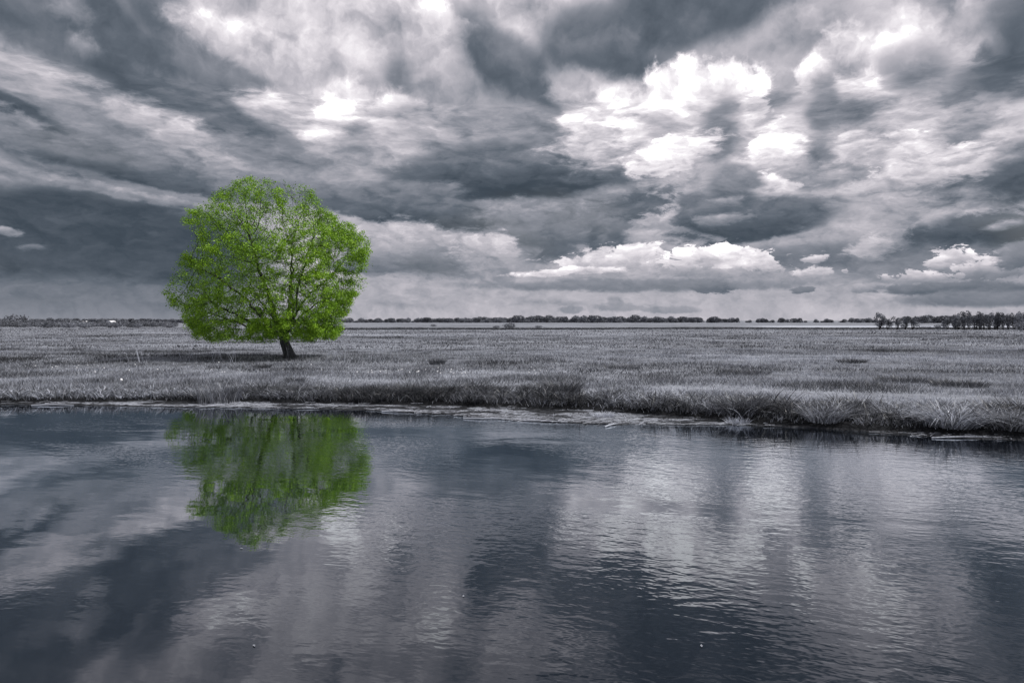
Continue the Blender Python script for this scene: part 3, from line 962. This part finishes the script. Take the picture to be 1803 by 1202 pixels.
def plant(name, parts, loc, rotz, scale, label, cat, group=None):
    """parts: (part name, mesh, material)"""
    r = empty(name, loc, rotz)
    r.scale = scale
    tag(r, label, cat, group)
    for nm, me, mt in parts:
        link(nm, me, mt, r)
    return r

def build_far_trees():
    rng = np.random.default_rng(31)
    # broad field trees of the distant line: four shapes shared by all
    kinds = []
    for k in range(6):
        w = rng.uniform(3.0, 4.4); h = rng.uniform(6.8, 8.6)
        lobes = [(0, 0, h * 0.52, w * 0.85, w * 0.8, h * 0.44), (-w * .4, 0, h * .2, w * .7, w * .6, h * .22), (w * .45, .3, h * .18, w * .7, w * .6, h * .2)]
        for j in range(6):
            a = rng.uniform(0, 6.283)
            lobes.append((math.cos(a) * w * 0.55, math.sin(a) * w * 0.5, h * rng.uniform(0.3, 0.78), w * rng.uniform(.35, .55), w * rng.uniform(.35, .55), h * rng.uniform(.16, .26)))
        kinds.append((crown_mesh('crown', rng, lobes, 620, 1.05), stems_mesh('trunk', rng, 1, h * 0.6, 0.34, 0.3)))
    line = []
    x = -0.25
    while x < 0.56:
        # the wood is tallest around the middle and breaks up into single trees to the right
        tall = float(np.interp(x, [-.22, -.05, .08, .2, .30, .42, .56], [.62, .8, 1.0, 1.0, .74, .62, .65]))
        line.append((x, 800 + rng.uniform(-30, 40), tall * rng.choice([0.5, 0.62, 0.75, 0.9, 1.0, 1.1, 1.22])))
        x += rng.uniform(.0040, .0080) * (1.0 if x < 0.27 else rng.choice([0.45, 0.6, 0.8, 1.2, 2.4]))
    for x in np.arange(-0.20, 0.27, 0.0085):       # a second rank behind
        line.append((float(x + rng.uniform(-.003, .003)), 870 + rng.uniform(0, 60), rng.uniform(1.0, 1.25) * float(np.interp(x, [-.2, .05, .25], [.62, .92, .85]))))
    for x in np.arange(-0.78, -0.30, 0.0085):       # the even far wood on the left
        line.append((float(x + rng.uniform(-.003, .003)), 700 + rng.uniform(0, 60), rng.uniform(0.58, 0.70)))
    for x in np.arange(0.58, 0.76, 0.010):
        line.append((float(x + rng.uniform(-.003, .003)), 640 + rng.uniform(0, 50), rng.uniform(0.85, 1.2)))
    line.sort()
    row = 0
    for (tx, y, s) in line:
        crown, trunk = kinds[rng.integers(len(kinds))]
        if tx < -0.27:
            lab, grp = 'small dark tree in the even far wood left of the green willow', 'trees of the far wood on the left'
        elif tx > 0.57:
            lab, grp = 'far tree showing behind the willow thickets on the right', 'trees behind the willow thickets'
        elif tx > 0.27:
            lab, grp = 'rounded tree, %s from the left in the broken far row on the right horizon' % nth(row), 'trees of the broken far row'; row += 1
        elif y > 860:
            lab, grp = 'taller dark tree behind the front rank of the far wood', 'rear rank of the far wood'
        else:
            lab, grp = 'rounded dark tree in the front rank of the far wood', 'front rank of the far wood'
        wd = (1.9 if tx < -0.27 else 1.35) * rng.uniform(0.85, 1.5)
        X = tx * y
        plant('field_tree', [('trunk', trunk, MAT['twig']), ('crown', crown, MAT['far_leaf'])], base_at(X, y), rng.choice([-0.4, 0.2, 2.9, 3.4]),
              (wd * s * rng.uniform(.9, 1.25), s * rng.uniform(.9, 1.25), s), lab, 'tree', grp)

    # upright willow scrub along the ditch on the right
    wk = []
    for k in range(5):
        h = 5.0
        lobes = []
        for j in range(11):
            a = rng.uniform(0, 6.283); rr = rng.uniform(0.1, 1.0)
            lobes.append((math.cos(a) * rr * 1.25, math.sin(a) * rr * 1.25, h * rng.uniform(0.22, 0.88), rng.uniform(.35, .70), rng.uniform(.35, .70), rng.uniform(.6, 1.25)))
        wk.append((crown_mesh('crown', rng, lobes, 760, 0.30), stems_mesh('stem', rng, 7, h * 0.92, 0.075, 1.2)))
    def scrub(tx, y, h, w, label, group=None, pale=False):
        crown, stem = wk[rng.integers(len(wk))]
        if pale:
            crown = crown.copy(); crown.materials.clear()
        plant('willow_scrub', [('stem', stem, MAT['twig']), ('crown', crown, MAT['pale_leaf'] if pale else MAT['shrub_leaf'])],
              base_at(tx * y, y), rng.uniform(0, 6.28), (w, w, h / 5.0), label, 'tree', group)
    T = lambda px: (px - 901.5) / 1202.0
    scrub(T(1548), 196, 5.0, 1.35, 'tallest bushy willow at the left end of the right-hand scrub', None)
    scrub(T(1563), 197, 3.8, 0.9, 'short willow bush just right of the tallest one on the ditch')
    scrub(T(1580), 198, 4.2, 1.1, 'dark round-headed young willow in the middle of the small ditch clump')
    scrub(T(1594), 199, 3.9, 1.0, 'pale thin-stemmed young willow near the right end of the small clump', None, True)
    scrub(T(1607), 197, 4.2, 1.05, 'dark young willow ending the small clump on its right')
    scrub(T(1668), 197, 4.3, 0.95, 'first willow of the long right-hand thicket, standing slightly apart')
    for i, px in enumerate(np.linspace(1681, 1802, 15)):
        scrub(T(px + rng.uniform(-3, 3)), 196 + rng.uniform(-3, 6), rng.uniform(4.6, 5.7) + (0.4 if px > 1770 else 0), rng.uniform(0.8, 1.15),
              'slender multi-stemmed willow, %s from the left in the long right-hand thicket' % nth(i + 1), 'willows of the right-hand thicket', pale=rng.uniform() < 0.35)

    # low round bushes
    bk = []
    for k in range(4):
        lobes = [(0, 0, .75, 1.5, 1.2, .8)] + [(rng.uniform(-1.3, 1.3), rng.uniform(-.8, .8), rng.uniform(.4, 1.0), rng.uniform(.5, .9), rng.uniform(.5, .9), rng.uniform(.4, .7)) for _ in range(5)]
        bk.append((crown_mesh('foliage', rng, lobes, 560, 0.24), stems_mesh('stem', rng, 5, 1.1, 0.05, 0.7)))
    def bush(px, y, w, h, label, mat='shrub_leaf', group=None):
        fol, st = bk[rng.integers(len(bk))]
        if mat != 'shrub_leaf':
            fol = fol.copy(); fol.materials.clear()
        plant('bush', [('stem', st, MAT['twig']), ('foliage', fol, MAT[mat])], base_at(T(px) * y, y), rng.uniform(0, 6.28), (w / 3.0, w / 3.0, h / 1.6), label, 'bush', group)
    bush(897, 236, 6.2, 1.9, 'dark low bush alone in the middle of the far meadow')
    bush(874, 240, 2.8, 0.9, 'very small bush touching the left of the dark meadow bush')
    bush(948, 238, 3.4, 1.0, 'small pale bush right of the dark bush in the far meadow', 'pale_leaf')
    bush(762, 300, 2.4, 1.2, 'tiny bush on the pale far strip right of the willow')
    bush(1658, 205, 3.2, 1.6, 'low dark bush between the two willow clumps on the right')
    bush(1800, 186, 5.0, 2.4, 'broad low bush at the foot of the thicket on the right edge')
    bush(1630, 215, 4.5, 0.9, 'flat pale bush in the gap between the two willow clumps', 'pale_leaf')
    bush(27, 300, 9.5, 5.6, 'large dark bush rising above the left horizon hedge')
    bush(8, 290, 6.0, 4.0, 'dark bush at the far left edge of the hedge')
    bush(121, 242, 5.2, 2.0, 'pale rounded bush on the left hedge, the broadest pale one', 'pale_leaf')
    bush(149, 243, 5.0, 2.1, 'pale rounded bush just right of the broadest pale one', 'pale_leaf')
    bush(243, 246, 3.8, 1.9, 'small pale bush nearest the willow along the left hedge', 'pale_leaf')
    bush(300, 250, 4.5, 1.4, 'low bush at the willow end of the left hedge')
    for px in np.arange(-8, 312, 8.0):
        y = 255 + rng.uniform(-4, 45)
        bush(px + rng.uniform(-4, 4), y, rng.uniform(3.5, 6.5), rng.uniform(1.7, 3.1), 'dark hedge bush along the far side of the meadow on the left', 'shrub_leaf', 'bushes of the left hedge')
    # two white barrel roofs showing over the hedge
    def hut(px, y, w, h, label):
        r = empty('barrel_roof_hut', base_at(T(px) * y, y), 0.15)
        tag(r, label, 'hut')
        a = np.linspace(0, math.pi, 13)
        prof = np.stack([np.cos(a) * w / 2, np.zeros(13), np.sin(a) * w * 0.32 + h], 1)
        V = np.concatenate([prof + np.array([0, -3, 0]), prof + np.array([0, 3, 0])])
        i = np.arange(12)
        F = np.stack([i, i + 1, i + 14, i + 13], 1)
        link('roof', mesh_np('roof', V, [F], smooth=True), MAT['roof'], r)
        for s in (-1, 1):
            V = np.concatenate([prof * np.array([.98, 1, 1]) + np.array([0, 2.95 * s, -0.02]), [[-w / 2 * .98, 2.95 * s, -0.2], [w / 2 * .98, 2.95 * s, -0.2]]])
            link('end_wall', mesh_np('end_wall', V, [np.array([list(range(13)) + [13, 14]])]), MAT['wall'], r)
            V = np.array([[s * w / 2 * .99, -2.9, -.2], [s * w / 2 * .99, 2.9, -.2], [s * w / 2 * .99, 2.9, h], [s * w / 2 * .99, -2.9, h]], float)
            link('side_wall', mesh_np('side_wall', V, [np.array([[0, 1, 2, 3]])]), MAT['wall'], r)
        V = np.array([[-.5, -2.99, 0], [.5, -2.99, 0], [.5, -2.99, 1.9], [-.5, -2.99, 1.9]], float)
        link('door', mesh_np('door', V, [np.array([[0, 1, 2, 3]])]), MAT['dark'], r)
    hut(195, 330, 2.6, 1.75, 'larger white rounded roof showing over the left hedge')
    hut(148, 335, 1.6, 1.9, 'smaller white rounded roof over the left hedge')
build_far_trees()

# ------------------------------------------------------------------ grass, sedge and litter: nobody could count it
def stuff(name, parts, mat, label, cat):
    V, F, T = join_parts(parts)
    o = link(name, mesh_np(name, V, F, T), mat)
    return tag(o, label, cat, kind='stuff')

def in_view(x, y, m=2.5):
    return np.abs(x) < 0.77 * y + m

def build_meadow():
    rng = RNG
    parts = []
    def band(y0, y1, n, h0, h1, w0, w1, segs, curl):
        # evenly over the trapezoid the photograph sees
        y = np.sqrt(rng.uniform(y0 ** 2, y1 ** 2, n)); x = rng.uniform(-1, 1, n) * (0.77 * y + 2.5)
        g = grass_edge(x)
        hum = fbm(x * 0.45, y * 0.45, 41, 3)
        drift = fbm(x * 0.06, y * 0.11, 43, 4)
        keep = (y > g + 0.1) & (rng.uniform(0, 1, n) < 0.62 + 0.5 * hum)
        # a trodden track runs along the bank on the right
        track = (np.abs(y - np.interp(x, [3, 7, 12, 20, 40], [28.5, 26.4, 24.4, 21.5, 14])) < 0.65) & (x > 4)
        keep &= ~(track & (rng.uniform(0, 1, n) < 0.85))
        x, y, hum, drift = x[keep], y[keep], hum[keep], drift[keep]
        n = len(x)
        h = rng.uniform(h0, h1, n) * (0.75 + 0.9 * np.clip(hum + 0.15, 0, 1))
        # streaks of rank dark grass, their tint also painting in the shade of hummocks
        roots = np.stack([x, y, ground_z(x, y) - 0.01], 1)
        streak = np.clip((fbm(x * 0.15, y * 0.30, 47, 4) - 0.08) / 0.24, 0, 1) * np.interp(x / y, [-.8, -.35, -.1, .3, .75], [1.0, .9, .6, .6, 1.0])
        h = h * (1 + 0.5 * streak)
        tint = np.clip(0.49 - 0.42 * streak + 0.50 * drift - 0.30 * np.clip(hum, -0.3, 1) + 0.22 * rng.normal(0, 1, n), 0.01, 1)
        parts.append(blades(roots, h, rng.uniform(w0, w1, n), rng.uniform(0, 6.283, n), rng.uniform(0.1, 0.7, n), rng.uniform(0, curl, n), tint, segs))
    band(17, 34, 130000, 0.10, 0.26, 0.010, 0.020, 3, 0.6)
    band(34, 62, 170000, 0.09, 0.22, 0.016, 0.034, 2, 0.5)
    band(62, 120, 110000, 0.08, 0.20, 0.04, 0.09, 2, 0.4)
    band(120, 240, 60000, 0.08, 0.20, 0.10, 0.24, 2, 0.3)
    stuff('meadow_grass', parts, MAT['grass'], 'short pale and dark meadow grass in uneven drifts behind the bank', 'grass')

    # the rank dark row along the far ditch
    n = 26000
    u = rng.uniform(-0.30, 0.80, n); y = 207 + 9 * fbm(u * 5, u * 0, 50, 2) + rng.normal(0, 1.2, n)
    x = u * y
    roots = np.stack([x, y, ground_z(x, y) - 0.02], 1)
    stuff('ditch_sedge', [blades(roots, rng.uniform(0.35, 0.75, n), rng.uniform(0.08, 0.2, n), rng.uniform(0, 6.28, n), rng.uniform(0, .5, n), rng.uniform(0, .5, n), rng.uniform(0, .22, n), 2)],
          MAT['sedge'], 'dark line of rank sedge along a far ditch across the meadow', 'sedge')

    # tall sedge on the bank, in clumps
    parts = []
    n = 1350
    x = rng.uniform(-21, 17, n); d = rng.uniform(0, 1, n) ** 0.85
    g = grass_edge(x); y = g + 0.20 + d * sedge_depth(x)
    hl = np.interp(x, [-20, -6, 0, 8, 14], [0.42, 0.46, 0.55, 0.64, 0.70])
    cn = fbm(x * 0.8, y * 0.8, 61, 2)
    for k in range(n):
        m = int(rng.integers(16, 38))
        f = (1.0 - 0.30 * d[k] + 0.35 * cn[k]) * rng.uniform(0.65, 1.2)
        dark = 0.70 * np.clip(cn[k], 0, 0.8) + 0.10 * (d[k] > 0.6)
        V, F, T = tuft(m, rng.uniform(0.08, 0.20), 0.5 * hl[k] * f, 1.15 * hl[k] * f, 0.027, 0.50, 1.15, 0.10 - dark * 0.2, 1.12 - dark, 5)
        z = float(ground_z(np.array([x[k]]), np.array([y[k]]))[0])
        parts.append((V + np.array([x[k], y[k], z]), F, np.clip(T, 0.01, 1.1) ** 1.7 * 1.1 * (0.38 + 0.85 * min(1.0, max(0.0, 0.55 - 1.1 * cn[k] + rng.normal(0, 0.22))))))
    # thin growth between the clumps
    n = 11000
    x = rng.uniform(-21, 17, n); y = grass_edge(x) + rng.uniform(0.06, 1, n) * (sedge_depth(x) + 0.9)
    roots = np.stack([x, y, ground_z(x, y) - 0.02], 1)
    parts.append(blades(roots, rng.uniform(0.12, 0.42, n), rng.uniform(0.010, 0.022, n), rng.uniform(0, 6.28, n), rng.uniform(0.05, 0.6, n), rng.uniform(0, 0.9, n), np.clip(rng.normal(0.33, 0.22, n), 0, 1), 3))
    stuff('bank_sedge', parts, MAT['sedge'], 'tall arching sedge crowding the river bank', 'sedge')

    # dead reed litter floating on the shelf at the water's edge
    n = 10000
    x = rng.uniform(-20, 16, n); w, g = water_edge(x), grass_edge(x)
    wid = np.maximum(g - w, 0.1)
    y = w - 0.06 + rng.uniform(0, 1, n) * (wid + 0.15)
    keep = (rng.uniform(0, 1, n) < np.clip((wid - 0.25) / 1.8, 0.015, 1)) & (fbm(x * 0.9, y * 2.4, 71, 2) > -0.12)
    x, y = x[keep], y[keep]; n = len(x)
    z = np.maximum(ground_z(x, y), 0.004) + rng.uniform(0.002, 0.03, n)
    L = rng.uniform(0.10, 0.55, n); a = rng.normal(0.0, 0.55, n) + np.where(rng.uniform(0, 1, n) < 0.2, 1.2, 0)
    dv = np.stack([np.cos(a), np.sin(a), rng.normal(0, 0.03, n)], 1) * L[:, None] / 2
    sv_ = np.stack([-np.sin(a), np.cos(a), np.zeros(n)], 1) * rng.uniform(0.006, 0.016, n)[:, None]
    c = np.stack([x, y, z], 1); up = np.array([0, 0, 0.006])
    V = np.stack([c - dv - sv_, c - dv + sv_, c + dv + sv_ * .5, c + dv - sv_ * .5, c - dv + up, c + dv + up], 1).reshape(-1, 3)
    k = np.arange(n)[:, None] * 6
    F = np.concatenate([k + np.array([[0, 3, 5, 4]]), k + np.array([[1, 4, 5, 2]])])
    o = link('reed_litter', mesh_np('reed_litter', V, [F], np.repeat(np.clip(rng.normal(.36, .34, n), 0, 1), 6)), MAT['straw'])
    tag(o, 'mat of pale dead reed stems floating along the river edge', 'reed litter', kind='stuff')
build_meadow()

# ------------------------------------------------------------------ single plants that stand out
def build_singles():
    rng = RNG
    def at(px, y):
        return base_at((px - 901.5) / 1202.0 * y, y)
    def tussock(px, y, n, rad, h0, h1, w, spread, curl, t0, t1, label, mat='sedge', up=0.0, name='tussock', cat='tussock'):
        V, F, T = tuft(n, rad, h0, h1, w, spread, curl, t0, t1, 4, up)
        tag(link(name, mesh_np(name, V, F, T), MAT[mat], loc=at(px, y)), label, cat)
    tussock(386, 23.9, 300, 0.72, 0.50, 0.90, 0.024, 0.25, 0.30, .15, .66, 'tall clump of upright broad reed leaves below the willow', up=0.35, name='reed_clump', cat='reeds')
    tussock(770, 41.5, 420, 0.42, 0.30, 0.60, 0.022, 0.45, 0.4, .05, .5, 'small dark round tussock alone in the meadow right of the willow')
    tussock(990, 24.0, 700, 0.55, 0.45, 0.85, 0.020, 0.5, 0.5, .0, .5, 'large dark spiky tussock on the bank near the middle')
    tussock(945, 24.2, 620, 0.45, 0.35, 0.62, 0.020, 0.55, 0.5, .0, .28, 'dark tussock just left of the large spiky one on the bank')
    tussock(720, 24.3, 520, 0.5, 0.35, 0.62, 0.020, 0.5, 0.6, .05, .40, 'rounded dark tussock on the bank right of the tree reflection')
    tussock(860, 24.8, 520, 0.7, 0.3, 0.50, 0.020, 0.5, 0.5, .0, .30, 'low dark tussock on the bank left of the middle')
    tussock(520, 29.5, 300, 0.4, 0.25, 0.45, 0.016, 0.6, 0.7, .05, .40, 'low dark tussock below the willow trunk')
    tussock(462, 38.5, 300, 0.4, 0.22, 0.36, 0.02, 0.6, 0.6, .02, .3, 'small dark tussock in the grass left below the trunk')
    tussock(1310, 20.0, 620, 0.55, 0.45, 0.85, 0.022, 0.6, 0.8, .0, .60, 'big overhanging sedge tussock casting a dark reflection right of the middle')
    tussock(1680, 17.6, 460, 0.5, 0.55, 0.95, 0.024, 0.7, 1.2, .25, 1.0, 'arching sedge tussock with pale drooping blades near the right edge')
    tussock(1450, 18.6, 360, 0.45, 0.45, 0.75, 0.022, 0.6, 1.0, .15, .9, 'arching sedge tussock at the water right of the overhanging one')
    tussock(1790, 17.2, 420, 0.45, 0.45, 0.80, 0.022, 0.6, 0.9, .1, .75, 'sedge tussock at the right end of the bank')
    tussock(1063, 20.3, 260, 0.30, 0.12, 0.26, 0.012, 0.7, 0.4, .75, 1.0, 'pale low grass tuft on the litter shelf near the middle', 'straw', name='grass_tuft', cat='grass tuft')
    tussock(1300, 19.05, 240, 0.28, 0.14, 0.28, 0.012, 0.7, 0.4, .65, 1.0, 'pale low grass tuft at the water under the overhanging tussock', 'straw', name='grass_tuft', cat='grass tuft')
    tussock(1500, 43.0, 420, 0.9, 0.22, 0.42, 0.025, 0.5, 0.5, .0, .3, 'dark rush patch in the meadow above the right-hand track', name='rush_patch', cat='rushes')
    tussock(1690, 27.5, 620, 1.0, 0.22, 0.42, 0.02, 0.5, 0.5, .0, .3, 'long dark rush patch beside the track at the right', name='rush_patch', cat='rushes')
    tussock(1590, 29.5, 520, 1.1, 0.22, 0.40, 0.02, 0.5, 0.5, .0, .32, 'dark rush patch left of the long one beside the track', name='rush_patch', cat='rushes')
    tussock(1320, 33.5, 420, 1.0, 0.2, 0.36, 0.02, 0.5, 0.5, .05, .4, 'faint dark rush patch in the meadow right of the middle', name='rush_patch', cat='rushes')
    tussock(1095, 38.0, 360, 1.0, 0.2, 0.34, 0.02, 0.5, 0.5, .05, .4, 'faint dark rush patch in the middle of the meadow', name='rush_patch', cat='rushes')

    # bleached dead stalks of last year's weeds
    def stalks(px, y, k, h, spread, label):
        r = empty('dead_weed', at(px, y)); tag(r, label, 'weed')
        for i in range(k):
            a = rng.uniform(0, 6.28); b = np.array([rng.normal(0, spread), rng.normal(0, spread * .5), -0.03])
            top = b + np.array([math.cos(a) * 0.28 * h, math.sin(a) * 0.2 * h, h * rng.uniform(0.6, 1.0)])
            t = np.linspace(0, 1, 4)[:, None]
            pth = b + (top - b) * t + rng.normal(0, 0.02, (4, 3)) * t
            parts = [tube(pth, 0.011 * (1 - 0.5 * t[:, 0]), 4)]
            for j in range(3):
                q = pth[2] + (pth[3] - pth[2]) * rng.uniform(0, 0.8)
                e = q + np.array([rng.normal(0, .12), rng.normal(0, .12), rng.uniform(.05, .2)])
                parts.append(tube(np.array([q, (q + e) / 2 + np.array([0, 0, .01]), e]), [0.007, 0.006, 0.004], 3))
            V, F, T = join_parts(parts)
            link('stalk', mesh_np('stalk', V, F, np.full(len(V), rng.uniform(.6, 1.0))), MAT['straw'], r)
    stalks(655, 44, 9, 1.05, 0.75, 'loose stand of bleached dead stalks right of the willow crown')
    stalks(705, 44.5, 6, 1.25, 0.3, 'tight pair of tall bleached stalks farther right of the willow')
    stalks(585, 43, 10, 0.9, 0.7, 'bleached dead stalks under the right side of the willow')
    stalks(395, 43, 9, 0.95, 0.5, 'bleached dead stalks left of the willow trunk')
    stalks(335, 43.5, 7, 0.8, 0.5, 'short bleached stalks under the left edge of the crown')
    stalks(240, 42.5, 9, 0.95, 0.4, 'bleached dead stalks in the open left of the crown')
    stalks(535, 46.8, 8, 0.8, 0.35, 'bleached dead stalks at the foot of the trunk')
    stalks(985, 44, 4, 0.75, 0.25, 'few bleached stalks in the middle of the meadow')
    stalks(1425, 33, 5, 0.6, 0.3, 'few bleached stalks in the meadow above the track')
    stalks(1710, 33, 5, 0.7, 0.3, 'few bleached stalks in the meadow near the right edge')

    # white seed heads in the grass
    a = np.arange(6) * math.pi / 3
    V = np.concatenate([[[0, 0, .05]], np.stack([.045 * np.cos(a), .045 * np.sin(a), np.full(6, .015)], 1), np.stack([.038 * np.cos(a + .5), .038 * np.sin(a + .5), np.full(6, -.025)], 1), [[0, 0, -.05]]])
    F = [[0, 1 + i, 1 + (i + 1) % 6] for i in range(6)]
    for i in range(6):
        F += [[1 + i, 7 + i, 1 + (i + 1) % 6], [1 + (i + 1) % 6, 7 + i, 7 + (i + 1) % 6], [7 + i, 13, 7 + (i + 1) % 6]]
    head = mesh_np('seed_head', V, [np.array(F)], smooth=True)
    V, Fs, T = tube(np.array([[0, 0, -.45], [.01, 0, -.22], [0, 0, 0]]), [.007, .006, .005], 4)
    stem = mesh_np('flower_stem', V, Fs)
    def flower(px, y, s, label, group=None, lift=0.24):
        p = at(px, y)
        r = empty('flower', (p[0], p[1], p[2] + lift)); tag(r, label, 'flower', group); r.scale = (s, s, s)
        link('stem', stem, MAT['stem'], r); link('seed_head', head, MAT['white'], r)
    flower(212, 27.6, 1.3, 'large single white flower head in the grass near the left edge')
    for px0, px1, y0, y1, k, lab, grp in ((60, 310, 31, 38, 13, 'small white flower head in the grass left of the willow', 'white flowers on the left'),
                                          (340, 570, 31, 39, 9, 'small white flower head in the grass below the willow', 'white flowers below the willow'),
                                          (610, 830, 31, 34.5, 26, 'small white flower head in the drift right of the willow', 'white flowers right of the willow'),
                                          (850, 1050, 31, 36, 9, 'small white flower head in the middle of the meadow', 'white flowers in the middle')):
        for i in range(k):
            flower(rng.uniform(px0, px1), rng.uniform(y0, y1), rng.uniform(0.4, 0.8), lab, grp)

    # single dead reeds lying half in the water
    def reed(px, y, L, ang, label):
        x = (px - 901.5) / 1202.0 * y
        d = np.array([math.cos(ang), math.sin(ang), 0.0]) * L / 2
        s = np.linspace(-1, 1, 5)[:, None]
        pth = d * s + np.array([0, 0, 0.02]) * (1 - s ** 2)
        V, F, T = tube(pth, [.014, .016, .015, .012, .007], 5)
        tag(link('dead_reed', mesh_np('dead_reed', V, F, np.full(len(V), .9)), MAT['straw'], loc=(x, y, 0.02)), label, 'reed')
    reed(1078, 18.75, 0.75, 0.9, 'pale dead reed slanting into the water below the pale tuft')
    reed(860, 19.95, 1.5, -0.1, 'long pale dead reed along the water edge left of the middle')
    reed(960, 19.45, 1.3, -0.25, 'pale dead reed at the tip of the litter shelf near the middle')
    reed(705, 21.6, 1.2, 0.05, 'pale dead reed floating at the left end of the litter shelf')
    reed(1700, 16.75, 1.6, 0.03, 'pale dead reed floating below the right-hand bank')
    reed(90, 23.2, 1.4, 0.05, 'pale dead reed floating off the bank at the far left')

    # a few leaves adrift on the river
    V = np.array([[-.028, 0, 0], [-.008, -.012, .004], [.028, 0, .002], [-.008, .012, .004]], float)
    leaf = mesh_np('floating_leaf', V, [np.array([[0, 1, 2], [0, 2, 3]])], np.full(4, .35))
    for i, (px, y) in enumerate(((600, 13.4), (505, 9.4), (441, 6.0), (1410, 9.3), (1130, 7.3), (1240, 6.0), (815, 7.1), (420, 8.6))):
        tag(link('floating_leaf', leaf, MAT['straw'], loc=((px - 901.5) / 1202.0 * y, y, 0.006), rotz=rng.uniform(0, 6.28)), 'tiny pale leaf drifting on the open water', 'leaf', 'leaves adrift on the river')
build_singles()
